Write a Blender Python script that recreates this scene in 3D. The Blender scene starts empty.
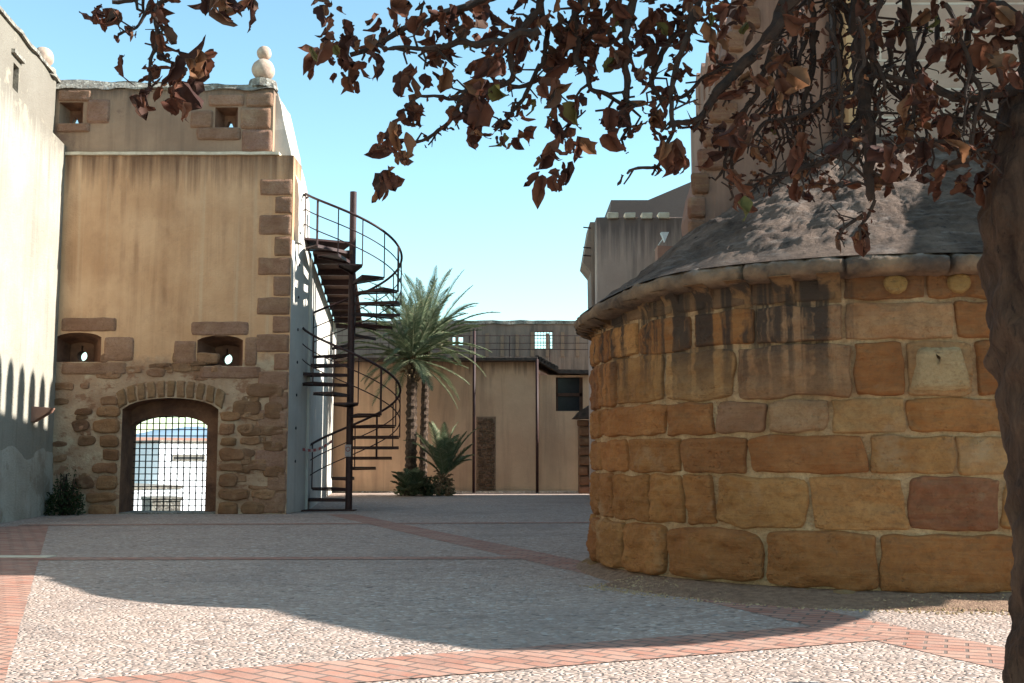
import bpy, bmesh, math, random
from mathutils import Vector, Matrix, noise
R = math.radians
random.seed(7)
S = bpy.context.scene
COL = S.collection

# ------------------------------------------------------------------ camera, sky, sun, exposure
F, EYE = 1100.0, 1.3
PITCH = math.atan(115.5 / F)
cam = bpy.data.cameras.new("camera"); cam_o = bpy.data.objects.new("camera", cam); COL.objects.link(cam_o)
cam.sensor_width = 36; cam.lens = 36 * F / 1024; cam.clip_start = 0.05; cam.clip_end = 6000
cam_o.location = (0, 0, EYE); cam_o.rotation_euler = (R(90) + PITCH, 0, 0)
S.camera = cam_o

SUN_T, SUN_B = 0.55, 0.04            # tangent of elevation, drift of the sun towards +Y
sun_el = math.atan(SUN_T / math.hypot(1, SUN_B))
w = bpy.data.worlds.new("World"); S.world = w; w.use_nodes = True
wn = w.node_tree.nodes; wl = w.node_tree.links
bg = wn['Background']
sky = wn.new('ShaderNodeTexSky'); sky.sky_type = 'NISHITA'; sky.sun_disc = False
sky.sun_elevation = sun_el
sky.sun_rotation = math.atan2(1, SUN_B)
sky.air_density = 1.0; sky.dust_density = 0.15; sky.ozone_density = 1.2; sky.altitude = 200
tint = wn.new('ShaderNodeMix'); tint.data_type = 'RGBA'; tint.blend_type = 'MULTIPLY'
tint.inputs['Factor'].default_value = 1.0
wl.new(sky.outputs[0], tint.inputs['A']); tint.inputs['B'].default_value = (0.76, 0.90, 0.78, 1)
wl.new(tint.outputs['Result'], bg.inputs[0]); bg.inputs[1].default_value = 0.14
sl = bpy.data.lights.new("sun", 'SUN'); sl.energy = 5.0; sl.angle = R(0.5); sl.color = (1.0, 0.965, 0.91)
so = bpy.data.objects.new("sun", sl); COL.objects.link(so)
so.rotation_euler = Vector((1, SUN_B, SUN_T)).to_track_quat('Z', 'Y').to_euler()
so.location = (30, 10, 30)
S.view_settings.view_transform = 'Standard'; S.view_settings.look = 'None'
S.view_settings.gamma = 1; S.view_settings.exposure = 1.45
S.render.engine = 'CYCLES'

# ------------------------------------------------------------------ helpers
cp, sp = math.cos(PITCH), math.sin(PITCH)
def ray(px, py):
    u = (px - 512) / F; v = (341.5 - py) / F
    return Vector((u, cp - v * sp, sp + v * cp))
def gp(px, py, z=0.0):               # where a sight line meets height z
    d = ray(px, py); t = (z - EYE) / d.z
    return Vector((d.x * t, d.y * t, z))
def yp(px, py, Y):                   # where a sight line meets depth Y
    d = ray(px, py); t = Y / d.y
    return Vector((d.x * t, Y, EYE + d.z * t))

def nz(x, y, z=0.0): return noise.noise(Vector((x, y, z)))

def link(name, me, mat, parent=None):
    o = bpy.data.objects.new(name, me); COL.objects.link(o)
    if mat: me.materials.append(mat)
    if parent is not None:
        o.parent = parent
        o.location = -parent.location if parent.type == 'EMPTY' and parent.get('label') else (0, 0, 0)
    return o
def obj(name, bm, mat, parent=None, smooth=False, bevel=0):
    me = bpy.data.meshes.new(name); bm.normal_update(); bm.to_mesh(me); bm.free()
    if smooth:
        for p in me.polygons: p.use_smooth = True
    o = link(name, me, mat, parent)
    if bevel:
        m = o.modifiers.new('bevel', 'BEVEL'); m.width = bevel; m.segments = 2; m.limit_method = 'ANGLE'
    return o
def thing(name, label, cat, loc=(0, 0, 0), group=None):
    o = bpy.data.objects.new(name, None); COL.objects.link(o); o.location = loc; o.empty_display_size = 0.3
    o['label'] = label; o['category'] = cat
    if group: o['group'] = group
    return o
def tag(o, label, cat, group=None):
    o['label'] = label; o['category'] = cat
    if group: o['group'] = group
    return o
def struct(o): o['kind'] = 'structure'; return o

def box(bm, x0, x1, y0, y1, z0, z1):
    v = [bm.verts.new(c) for c in ((x0,y0,z0),(x1,y0,z0),(x1,y1,z0),(x0,y1,z0),(x0,y0,z1),(x1,y0,z1),(x1,y1,z1),(x0,y1,z1))]
    for f in ((0,3,2,1),(4,5,6,7),(0,1,5,4),(1,2,6,5),(2,3,7,6),(3,0,4,7)): bm.faces.new([v[i] for i in f])
def prism(bm, pts, off):             # polygon pts (3D) extruded by vector off
    a = [bm.verts.new(p) for p in pts]; b = [bm.verts.new(Vector(p) + Vector(off)) for p in pts]
    n = len(pts)
    bm.faces.new(a[::-1]); bm.faces.new(b)
    for i in range(n): bm.faces.new((a[i], a[(i+1) % n], b[(i+1) % n], b[i]))
    bmesh.ops.recalc_face_normals(bm, faces=bm.faces)
def frustum(bm, p0, p1):             # two matching loops
    a = [bm.verts.new(p) for p in p0]; b = [bm.verts.new(p) for p in p1]
    n = len(a); bm.faces.new(a[::-1]); bm.faces.new(b)
    for i in range(n): bm.faces.new((a[i], a[(i+1) % n], b[(i+1) % n], b[i]))
    bmesh.ops.recalc_face_normals(bm, faces=bm.faces)
def tube(bm, pts, rad, seg=8, cap=True, wob=0):
    pts = [Vector(p) for p in pts]
    rs = rad if isinstance(rad, (list, tuple)) else [rad] * len(pts)
    rings = []; up = Vector((0, 0, 1))
    nrm = None
    for i, p in enumerate(pts):
        t = (pts[min(i+1, len(pts)-1)] - pts[max(i-1, 0)]).normalized()
        if nrm is None:
            nrm = t.cross(up) if abs(t.dot(up)) < 0.95 else t.cross(Vector((1, 0, 0)))
        nrm = (nrm - t * nrm.dot(t)).normalized(); bn = t.cross(nrm)
        ring = []
        for k in range(seg):
            a = 2 * math.pi * k / seg; r = rs[i]
            if wob: r *= 1 + wob * nz(p.x * 9 + math.cos(a) * 1.7, p.y * 9 + math.sin(a) * 1.7, p.z * 9)
            ring.append(bm.verts.new(p + (nrm * math.cos(a) + bn * math.sin(a)) * r))
        rings.append(ring)
    for i in range(len(rings) - 1):
        for k in range(seg):
            bm.faces.new((rings[i][k], rings[i][(k+1) % seg], rings[i+1][(k+1) % seg], rings[i+1][k]))
    if cap: bm.faces.new(rings[0][::-1]); bm.faces.new(rings[-1])
def smooth_path(pts, n):             # Catmull-Rom
    P = [Vector(p) for p in pts]; P = [P[0] * 2 - P[1]] + P + [P[-1] * 2 - P[-2]]
    out = []
    for i in range(1, len(P) - 2):
        for k in range(n):
            t = k / n; a, b, c, d = P[i-1], P[i], P[i+1], P[i+2]
            out.append(0.5 * ((2*b) + (c-a)*t + (2*a-5*b+4*c-d)*t*t + (3*b-a-3*c+d)*t**3))
    out.append(P[-2]); return out
def cut(o, bms):
    cs = []
    for bm in bms:
        me = bpy.data.meshes.new('c'); bmesh.ops.recalc_face_normals(bm, faces=bm.faces); bm.to_mesh(me); bm.free()
        c = bpy.data.objects.new('c', me); COL.objects.link(c); cs.append(c)
        c.location = o.matrix_world.translation * 0
        m = o.modifiers.new('b', 'BOOLEAN'); m.object = c; m.operation = 'DIFFERENCE'; m.solver = 'EXACT'
    par, loc = o.parent, o.location.copy(); o.parent = None; o.location = (0, 0, 0)
    bpy.context.view_layer.update()
    dg = bpy.context.evaluated_depsgraph_get()
    me = bpy.data.meshes.new_from_object(o.evaluated_get(dg))
    o.modifiers.clear(); o.data = me
    for c in cs: bpy.data.objects.remove(c)
    o.parent = par; o.location = loc
def subdivide_obj(bm, maxlen):
    for _ in range(12):
        es = [e for e in bm.edges if e.calc_length() > maxlen]
        if not es: break
        bmesh.ops.subdivide_edges(bm, edges=es, cuts=1, use_grid_fill=True)
def roughen(bm, amp, freq, axes=(1, 1, 1)):
    for v in bm.verts:
        c = v.co * freq
        v.co += Vector((noise.noise(c) * axes[0], noise.noise(c + Vector((31, 7, 3))) * axes[1], noise.noise(c + Vector((5, 77, 13))) * axes[2])) * amp
    return bm

# ------------------------------------------------------------------ node helpers
class NT:
    def __init__(s, name):
        s.m = bpy.data.materials.new(name); s.m.use_nodes = True
        s.n = s.m.node_tree.nodes; s.l = s.m.node_tree.links
        s.b = s.n['Principled BSDF']; s.b.inputs['Roughness'].default_value = 0.9
        s.b.inputs['Specular IOR Level'].default_value = 0.25
        s.tc = s.n.new('ShaderNodeTexCoord').outputs['Object']
    def put(s, sock, v):
        if isinstance(v, bpy.types.NodeSocket): s.l.new(v, sock)
        elif isinstance(v, (tuple, list)) and len(v) == 3 and len(sock.default_value) == 4: sock.default_value = (*v, 1)
        else: sock.default_value = v
    def map(s, scale=(1, 1, 1), rot=(0, 0, 0), loc=(0, 0, 0), vec=None):
        n = s.n.new('ShaderNodeMapping'); s.l.new(vec or s.tc, n.inputs[0])
        n.inputs['Scale'].default_value = scale; n.inputs['Rotation'].default_value = rot; n.inputs['Location'].default_value = loc
        return n.outputs[0]
    def noise(s, scale, detail=5, vec=None, rough=0.6, dist=0):
        n = s.n.new('ShaderNodeTexNoise'); s.l.new(vec or s.tc, n.inputs['Vector'])
        n.inputs['Scale'].default_value = scale; n.inputs['Detail'].default_value = detail
        n.inputs['Roughness'].default_value = rough; n.inputs['Distortion'].default_value = dist
        return n.outputs['Fac']
    def vor(s, scale, vec=None, feature='F1', out='Distance', rnd=1):
        n = s.n.new('ShaderNodeTexVoronoi'); n.feature = feature; s.l.new(vec or s.tc, n.inputs['Vector'])
        n.inputs['Scale'].default_value = scale; n.inputs['Randomness'].default_value = rnd
        return n.outputs[out]
    def rr(s, v, a, b, lo=0.0, hi=1.0):
        n = s.n.new('ShaderNodeMapRange'); s.put(n.inputs[0], v)
        for i, x in enumerate((a, b, lo, hi)): s.put(n.inputs[i+1], x)
        return n.outputs[0]
    def mix(s, f, a, b, mode='MIX'):
        n = s.n.new('ShaderNodeMix'); n.data_type = 'RGBA'; n.blend_type = mode
        s.put(n.inputs['Factor'], f); s.put(n.inputs['A'], a); s.put(n.inputs['B'], b)
        return n.outputs['Result']
    def math(s, op, a, b=0.0):
        n = s.n.new('ShaderNodeMath'); n.operation = op; s.put(n.inputs[0], a); s.put(n.inputs[1], b); return n.outputs[0]
    def sep(s, v=None):
        n = s.n.new('ShaderNodeSeparateXYZ'); s.l.new(v or s.tc, n.inputs[0]); return n.outputs
    def col(s, v): s.put(s.b.inputs['Base Color'], v)
    def bump(s, h, strength=0.5, dist=0.02, normal=None):
        n = s.n.new('ShaderNodeBump'); s.put(n.inputs['Height'], h); n.inputs['Strength'].default_value = strength
        n.inputs['Distance'].default_value = dist
        if normal: s.l.new(normal, n.inputs['Normal'])
        s.l.new(n.outputs[0], s.b.inputs['Normal']); return n.outputs[0]
    def rough(s, v): s.put(s.b.inputs['Roughness'], v)

def plaster(name, c1, c2, streak=(0.2, 0.13, 0.08), s_amt=0.6, s_scale=3.0, patch=None, ztop=None, zfall=2.0, bump=0.35):
    t = NT(name)
    c = t.mix(t.rr(t.noise(0.7, 6), 0.35, 0.65), c1, c2)
    c = t.mix(t.rr(t.noise(7, 6), 0.3, 0.75, 0, 0.35), c, tuple(x * 0.75 for x in c1))
    st = t.noise(1.0, 5, t.map((s_scale, s_scale, 0.16)), 0.65, 0.4)
    sf = t.rr(st, 0.48, 0.68, 0, s_amt)
    if ztop is not None:
        z = t.sep()[2]
        g = t.rr(z, ztop - zfall, ztop, 0.35, 1.0)
        edge = t.rr(t.math('ADD', z, t.math('MULTIPLY', t.noise(1.0, 4, t.map((9, 9, 0.3))), zfall * 1.0)), ztop + 0.0, ztop + zfall * 0.42, 0, 0.8)
        sf = t.math('MAXIMUM', t.math('MULTIPLY', sf, g), t.math('MULTIPLY', edge, s_amt))
    c = t.mix(sf, c, streak)
    if patch:
        pf = t.rr(t.noise(0.9, 7, t.map((1, 1, 1), loc=(4, 9, 2)), 0.7), 0.56, 0.62, 0, 0.8)
        c = t.mix(pf, c, patch)
    t.col(c)
    h = t.math('ADD', t.noise(26, 6), t.math('MULTIPLY', t.noise(2.5, 4), 1.6))
    t.bump(h, bump, 0.03)
    return t.m

M = {}
M['tower'] = plaster('tower_plaster', (0.52, 0.33, 0.17), (0.42, 0.24, 0.12), (0.17, 0.095, 0.055), 0.85, 3.2, None, 8.45, 1.5)
M['parapet'] = plaster('parapet_plaster', (0.40, 0.27, 0.18), (0.28, 0.18, 0.12), (0.10, 0.07, 0.055), 0.9, 3, (0.2, 0.12, 0.09), 10.1, 0.7)
M['rubble'] = plaster('rubble_wall', (0.43, 0.31, 0.18), (0.33, 0.21, 0.115), (0.2, 0.12, 0.07), 0.5, 2, (0.21, 0.115, 0.07), bump=0.8)
M['white'] = plaster('pale_limewash', (0.36, 0.335, 0.275), (0.28, 0.255, 0.205), (0.13, 0.105, 0.08), 0.8, 4, (0.33, 0.29, 0.22), 8.7, 1.5, 0.6)
M['whitelow'] = plaster('stained_limewash', (0.60, 0.56, 0.49), (0.50, 0.46, 0.40), (0.3, 0.27, 0.22), 0.4, 4, None, bump=0.3)
M['ochre'] = plaster('ochre_plaster', (0.66, 0.43, 0.275), (0.56, 0.35, 0.22), (0.11, 0.07, 0.05), 0.85, 2.2, None, 4.95, 1.1)
M['dark'] = plaster('dark_weathered_wall', (0.30, 0.21, 0.155), (0.20, 0.14, 0.11), (0.05, 0.04, 0.035), 0.7, 3, None)
M['stained'] = plaster('stained_render', (0.52, 0.38, 0.30), (0.43, 0.30, 0.235), (0.055, 0.045, 0.045), 0.92, 1.9, None, 7.9, 2.4)
M['church'] = plaster('church_render', (0.26, 0.145, 0.10), (0.20, 0.11, 0.078), (0.10, 0.055, 0.04), 0.7, 2, None)

def m_coping():
    t = NT('lichen_coping')
    c = t.mix(t.rr(t.noise(5, 7), 0.35, 0.65), (0.30, 0.27, 0.22), (0.11, 0.095, 0.08))
    c = t.mix(t.rr(t.noise(16, 6), 0.55, 0.66), c, (0.42, 0.42, 0.37)); t.col(c)
    t.bump(t.noise(14, 8), 0.8, 0.05); return t.m
M['coping'] = m_coping()

def m_stone(name, base=None, drips=False):
    t = NT(name)
    if base: c = t.mix(t.rr(t.noise(6, 6), 0.35, 0.65), *base)
    else: a = t.n.new('ShaderNodeVertexColor'); a.layer_name = 'Col'; c = a.outputs[0]
    c = t.mix(t.rr(t.noise(1.6, 7, t.map(loc=(2, 5, 1)), 0.65), 0.42, 0.66, 0.0, 0.5), c, t.mix(1.0, c, (0.55, 0.42, 0.36), 'MULTIPLY'))
    c = t.mix(t.rr(t.noise(3.2, 6, rough=0.65), 0.3, 0.7, 0.0, 0.8), c, t.mix(1.0, c, (0.72, 0.62, 0.52), 'MULTIPLY'))
    band = t.noise(1.0, 5, t.map((1.2, 1.2, 14)), 0.6, 1.2)
    c = t.mix(t.rr(band, 0.45, 0.7, 0, 0.16), c, (0.50, 0.32, 0.15))
    c = t.mix(t.rr(t.noise(21, 9, rough=0.82), 0.47, 0.68, 0, 0.6), c, (0.17, 0.085, 0.04))
    c = t.mix(t.rr(t.noise(7, 8, t.map((1, 1, 2.2), loc=(3, 6, 2)), 0.75, 0.8), 0.56, 0.66, 0, 0.5), c, (0.20, 0.095, 0.045))
    c = t.mix(t.rr(t.noise(1.7, 5, t.map(loc=(7, 2, 5))), 0.60, 0.74, 0, 0.45), c, (0.44, 0.31, 0.19))
    if drips:
        x, y, z = t.sep()[0:3]
        d = t.noise(1.0, 4, t.map((4.4, 4.4, 0.22), loc=(1.3, 0, 0)), 0.6, 0.3)
        g = t.rr(t.math('ADD', z, t.math('MULTIPLY', t.noise(4, 3), 0.5)), 1.95, 2.75, 0, 1)
        gx = t.rr(x, 3.0, 3.35, 1, 0.12)
        f = t.math('MULTIPLY', t.math('MULTIPLY', t.rr(d, 0.47, 0.56, 0, 0.9), g), gx)
        c = t.mix(f, c, (0.045, 0.032, 0.026))
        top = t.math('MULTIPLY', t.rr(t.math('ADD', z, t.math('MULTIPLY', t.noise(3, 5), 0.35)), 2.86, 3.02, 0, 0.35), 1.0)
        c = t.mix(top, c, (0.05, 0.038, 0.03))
    t.col(c)
    pit = t.rr(t.vor(26, feature='SMOOTH_F1'), 0.0, 0.35, -0.5, 0)
    pm = t.rr(t.noise(3.0, 3), 0.5, 0.6)
    strata = t.noise(1.0, 6, t.map((2.5, 2.5, 26), loc=(1, 1, 3)), 0.7, 1.5)
    h = t.math('ADD', t.math('ADD', t.noise(9, 10, rough=0.78), t.math('MULTIPLY', strata, 0.5)), t.math('MULTIPLY', pit, pm))
    t.bump(h, 1.0, 0.045); return t.m
M['stone'] = m_stone('sandstone_blocks', drips=True)
M['stone2'] = m_stone('red_brown_stones')
M['apsemortar'] = m_stone('apse_lime_mortar', ((0.72, 0.50, 0.29), (0.54, 0.34, 0.18)), True)
def m_simple(name, c1, c2, scale=8, bump=0.4, rough=0.9, dist=0.02, metal=0, noise_d=6):
    t = NT(name); t.col(t.mix(t.rr(t.noise(scale, noise_d), 0.35, 0.65), c1, c2)); t.rough(rough)
    t.b.inputs['Metallic'].default_value = metal
    t.bump(t.noise(scale * 3, 6), bump, dist); return t.m
M['mortar'] = m_simple('lime_mortar', (0.47, 0.33, 0.19), (0.33, 0.215, 0.115), 6, 0.9)
M['dirt'] = m_simple('gravelly_soil', (0.36, 0.225, 0.145), (0.22, 0.13, 0.085), 14, 1.0, dist=0.05)
M['iron'] = m_simple('rusty_brown_iron', (0.060, 0.026, 0.022), (0.035, 0.018, 0.017), 12, 0.2, 0.55)
M['grille'] = m_simple('black_iron', (0.03, 0.028, 0.03), (0.02, 0.018, 0.018), 12, 0.2, 0.6)
M['deck'] = m_simple('brown_timber', (0.10, 0.055, 0.038), (0.07, 0.038, 0.028), 5, 0.4)
M['ball'] = m_simple('weathered_stone_ball', (0.50, 0.38, 0.29), (0.32, 0.22, 0.17), 6, 0.5)
M['glass'] = m_simple('dark_pane', (0.02, 0.022, 0.025), (0.03, 0.03, 0.035), 3, 0.02, 0.15)
M['tile'] = m_simple('dark_roof_tile', (0.10, 0.07, 0.055), (0.045, 0.035, 0.03), 9, 0.8)
M['paint'] = m_simple('white_house_paint', (0.80, 0.81, 0.82), (0.74, 0.76, 0.78), 1.5, 0.1)
M['redtile'] = m_simple('terracotta_tile', (0.36, 0.19, 0.13), (0.28, 0.15, 0.11), 4, 0.4)
M['sign'] = m_simple('white_sign', (0.42, 0.37, 0.36), (0.32, 0.27, 0.26), 20, 0.05, 0.5)
M['red'] = m_simple('red_tape', (0.30, 0.08, 0.08), (0.24, 0.06, 0.06), 20, 0.05, 0.5)
M['strip'] = m_simple('pale_string_course', (0.68, 0.60, 0.46), (0.50, 0.42, 0.31), 6, 0.4)
M['hill'] = m_simple('hazy_far_hillside', (0.16, 0.24, 0.30), (0.24, 0.33, 0.40), 0.01, 0)  # bluish haze of distance is put into the hill colour
M['lamp'] = m_simple('floodlight_housing', (0.75, 0.76, 0.74), (0.62, 0.63, 0.61), 20, 0.05, 0.4)

def m_roof():
    t = NT('weathered_roof_slabs')
    c = t.mix(t.rr(t.noise(2.2, 8, rough=0.7), 0.35, 0.65), (0.075, 0.047, 0.033), (0.30, 0.205, 0.15))
    st = t.noise(1.0, 7, t.map((2.2, 2.2, 9)), 0.7, 1.0)
    c = t.mix(t.rr(st, 0.52, 0.7, 0, 0.6), c, (0.42, 0.35, 0.30))
    c = t.mix(t.rr(t.noise(11, 6), 0.58, 0.72, 0, 0.8), c, (0.035, 0.028, 0.026)); t.col(c)
    h = t.math('ADD', t.math('MULTIPLY', t.noise(3.5, 10, rough=0.8, dist=0.6), 1.3), t.math('MULTIPLY', t.noise(1.0, 6, t.map((9, 9, 30)), 0.7), 0.35))
    t.bump(h, 1.0, 0.2); return t.m
M['roof'] = m_roof()

def m_cobble():
    t = NT('pebble_paving')
    d = t.n.new('ShaderNodeTexNoise'); t.l.new(t.tc, d.inputs['Vector']); d.inputs['Scale'].default_value = 9
    vm = t.n.new('ShaderNodeVectorMath'); vm.operation = 'MULTIPLY_ADD'; t.l.new(d.outputs['Color'], vm.inputs[0]); vm.inputs[1].default_value = (0.03, 0.03, 0); t.l.new(t.tc, vm.inputs[2])
    vec = vm.outputs[0]
    vv = t.map((19, 28, 1), rot=(0, 0, 0.3), vec=vec)
    dist = t.vor(1.0, vv, 'F1'); edge = t.vor(1.0, vv, 'DISTANCE_TO_EDGE')
    rc = t.vor(1.0, vv, 'F1', 'Color')
    hs = t.sep(rc)
    c = t.mix(t.rr(hs[0], 0, 1), (0.35, 0.255, 0.21), (0.60, 0.48, 0.405))
    c = t.mix(t.rr(hs[1], 0.72, 0.85, 0, 0.6), c, (0.30, 0.20, 0.15))
    c = t.mix(t.rr(hs[2], 0.92, 0.98, 0, 0.7), c, (0.66, 0.62, 0.57))
    c = t.mix(t.rr(hs[1], 0.12, 0.04, 0, 0.8), c, (0.05, 0.045, 0.045))
    c = t.mix(t.rr(edge, 0.14, 0.03), c, (0.37, 0.275, 0.22))
    c = t.mix(t.rr(t.noise(0.8, 6), 0.45, 0.7, 0, 0.45), c, (0.48, 0.35, 0.28))
    c = t.mix(t.rr(t.noise(0.45, 5, t.map(loc=(9, 3, 1))), 0.52, 0.68, 0, 0.35), c, (0.19, 0.15, 0.135))
    c = t.mix(t.rr(t.noise(2.6, 7, t.map((1, 1.6, 1), loc=(2, 3, 1)), 0.7), 0.54, 0.66, 0, 0.5), c, (0.21, 0.155, 0.13))
    t.col(c)
    h = t.math('ADD', t.rr(edge, 0, 0.3, 0, 1), t.math('MULTIPLY', hs[0], 0.5))
    t.bump(h, 0.75, 0.016); return t.m
M['cobble'] = m_cobble()
def m_brick(name, ang):
    t = NT(name)
    v = t.map((1, 1, 1), rot=(0, 0, ang))
    b = t.n.new('ShaderNodeTexBrick'); t.l.new(v, b.inputs['Vector']); b.offset = 0.5
    for k, x in (('Scale', 1.0), ('Mortar Size', 0.014), ('Mortar Smooth', 0.3), ('Brick Width', 0.27), ('Row Height', 0.125), ('Bias', 0.0)): b.inputs[k].default_value = x
    b.inputs['Color1'].default_value = (0.36, 0.155, 0.105, 1); b.inputs['Color2'].default_value = (0.45, 0.25, 0.18, 1)
    b.inputs['Mortar'].default_value = (0.14, 0.10, 0.08, 1)
    c = t.mix(t.rr(t.noise(5, 6), 0.4, 0.75, 0, 0.6), b.outputs['Color'], (0.36, 0.26, 0.21))
    c = t.mix(t.rr(t.noise(1.3, 6), 0.5, 0.7, 0, 0.5), c, (0.22, 0.11, 0.08)); t.col(c)
    h = t.math('ADD', t.math('SUBTRACT', 1.0, b.outputs['Fac']), t.math('MULTIPLY', t.noise(30, 4), 0.4))
    t.bump(h, 0.7, 0.012); return t.m
M['brickF'] = m_brick('slanted_brick', R(38))
M['brickD'] = m_brick('laid_brick', R(22))
def m_ashlar():
    t = NT('church_ashlar')
    v = t.map(rot=(R(90), 0, 0))
    b = t.n.new('ShaderNodeTexBrick'); t.l.new(t.map((1, 1, 1), rot=(R(-90), 0, 0)), b.inputs['Vector'])
    for k, x in (('Scale', 1.0), ('Mortar Size', 0.018), ('Mortar Smooth', 0.4), ('Brick Width', 0.75), ('Row Height', 0.36)): b.inputs[k].default_value = x
    b.inputs['Color1'].default_value = (0.30, 0.19, 0.14, 1); b.inputs['Color2'].default_value = (0.40, 0.29, 0.22, 1)
    b.inputs['Mortar'].default_value = (0.52, 0.43, 0.34, 1)
    c = t.mix(t.rr(t.noise(3, 6), 0.4, 0.7, 0, 0.6), b.outputs['Color'], (0.25, 0.15, 0.11)); t.col(c)
    t.bump(t.math('ADD', t.math('MULTIPLY', t.noise(8, 6), 0.8), t.math('SUBTRACT', 1.0, b.outputs['Fac'])), 0.5, 0.03); return t.m
M['ashlar'] = m_ashlar()
def m_bark():
    t = NT('flaking_bark')
    v = t.map((9, 9, 2.6)); e = t.vor(1.0, t.map((30, 30, 9)), 'DISTANCE_TO_EDGE')
    c = t.mix(t.rr(t.noise(1.0, 7, v, 0.7, 0.8), 0.35, 0.65), (0.06, 0.03, 0.02), (0.19, 0.105, 0.065))
    c = t.mix(t.rr(t.noise(2.4, 4), 0.6, 0.72, 0, 0.6), c, (0.15, 0.06, 0.032))
    c = t.mix(t.rr(t.noise(1.0, 8, t.map((26, 26, 5)), 0.75, 1.5), 0.42, 0.34, 0, 0.9), c, (0.02, 0.012, 0.01)); t.col(c)
    t.bump(t.math('ADD', t.noise(1.0, 9, t.map((18, 18, 5)), 0.78, 1.3), t.math('MULTIPLY', t.rr(e, 0, 0.2, 0, 0.8), 0.25)), 1.0, 0.07); return t.m
M['bark'] = m_bark()
M['twig'] = m_simple('dark_twigs', (0.05, 0.030, 0.022), (0.025, 0.016, 0.013), 20, 0.6, dist=0.01)
def m_leaf(name, cols, trans=0.25):
    t = NT(name); g = t.n.new('ShaderNodeNewGeometry'); r = t.n.new('ShaderNodeValToRGB')
    t.l.new(g.outputs['Random Per Island'], r.inputs[0]); cr = r.color_ramp; cr.interpolation = 'CONSTANT'
    cr.elements[0].color = (*cols[0][1], 1); cr.elements[0].position = 0; cr.elements[1].position = cols[1][0]; cr.elements[1].color = (*cols[1][1], 1)
    for p, c in cols[2:]: e = cr.elements.new(p); e.color = (*c, 1)
    c = t.mix(t.rr(t.noise(22, 5), 0.35, 0.7, 0, 0.6), r.outputs[0], t.mix(1.0, r.outputs[0], (0.5, 0.42, 0.4), 'MULTIPLY'))
    t.col(c); t.rough(0.75)
    tr = t.n.new('ShaderNodeBsdfTranslucent'); t.l.new(c, tr.inputs[0])
    ms = t.n.new('ShaderNodeMixShader'); ms.inputs[0].default_value = trans
    out = t.n['Material Output']; t.l.new(t.b.outputs[0], ms.inputs[1]); t.l.new(tr.outputs[0], ms.inputs[2]); t.l.new(ms.outputs[0], out.inputs[0])
    return t.m
M['leaf'] = m_leaf('withered_leaf', [(0, (0.115, 0.043, 0.026)), (0.25, (0.15, 0.06, 0.034)), (0.5, (0.065, 0.028, 0.021)), (0.72, (0.22, 0.105, 0.052)), (0.84, (0.13, 0.07, 0.045)), (0.93, (0.08, 0.036, 0.024)), (0.985, (0.12, 0.11, 0.035))], 0.35)
M['frond'] = m_leaf('palm_leaflet', [(0, (0.12, 0.16, 0.08)), (0.4, (0.17, 0.205, 0.11)), (0.75, (0.24, 0.26, 0.15)), (0.93, (0.36, 0.31, 0.19))], 0.2)
M['deadfrond'] = m_simple('palm_fibre', (0.26, 0.18, 0.10), (0.14, 0.09, 0.05), 12, 0.8)
M['palmtrunk'] = m_simple('palm_trunk', (0.13, 0.085, 0.055), (0.05, 0.033, 0.025), 14, 1.0, dist=0.05)
M['bush'] = m_leaf('bush_leaf', [(0, (0.03, 0.055, 0.02)), (0.5, (0.05, 0.075, 0.03)), (0.9, (0.08, 0.09, 0.05))], 0.2)

# ------------------------------------------------------------------ ground
bm = bmesh.new()
xs = [-900, -200, -60, -25, -10.9, -10.85, -9.0, -7.2, -6.95, -5, 12, 40, 200, 900]
ys = [-200, -20, 5, 26.4, 26.41, 43, 43.05, 60, 120, 300, 1500]
def gz(x, y):
    if y > 26.405 and x < -7.0: return -4.0
    if x < -10.88 or y > 120: return -4.0 if y > 5 else 0
    return 0.0
grid = [[bm.verts.new((x, y, gz(x, y))) for x in xs] for y in ys]
for j in range(len(ys)-1):
    for i in range(len(xs)-1):
        bm.faces.new((grid[j][i], grid[j][i+1], grid[j+1][i+1], grid[j+1][i]))
struct(obj('ground', bm, M['cobble']))

def band(name, p, q, wdt, mat, z=0.004):
    p = Vector((p[0], p[1], 0)); q = Vector((q[0], q[1], 0)); d = (q-p).normalized(); n = Vector((-d.y, d.x, 0)) * wdt / 2
    bm = bmesh.new(); k = max(2, int((q-p).length / 0.25)); L = []
    for i in range(k+1):
        c = p + (q-p) * i / k; j1 = 0.012 * nz(i*0.9, 3); j2 = 0.012 * nz(i*0.9, 9)
        L.append((bm.verts.new(c - n*(1+j1*3) + Vector((0, 0, z))), bm.verts.new(c + n*(1+j2*3) + Vector((0, 0, z)))))
    for i in range(k): bm.faces.new((L[i][0], L[i+1][0], L[i+1][1], L[i][1]))
    return struct(obj(name, bm, mat))
band('brick_path', (-3.9, 25.3), (4.1, 5.0), 0.62, M['brickD'], 0.003)
band('brick_path', (-9.2, 21.0), (-1.9, 2.8), 0.85, M['brickD'], 0.003)
band('brick_path', (-6.0, 4.75), (2.75, 8.45), 0.72, M['brickF'], 0.006)
band('brick_path', (-8.0, 14.25), (0.6, 14.45), 0.36, M['brickD'], 0.006)
band('brick_path', (-9.4, 21.3), (5.2, 22.4), 0.34, M['brickD'], 0.006)
bm = bmesh.new()                       # pale kerbstone strip crossing the left band
box(bm, -7.2, -6.02, 14.45, 14.75, -0.02, 0.009)
struct(obj('path_edging', bm, M['strip']))

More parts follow.
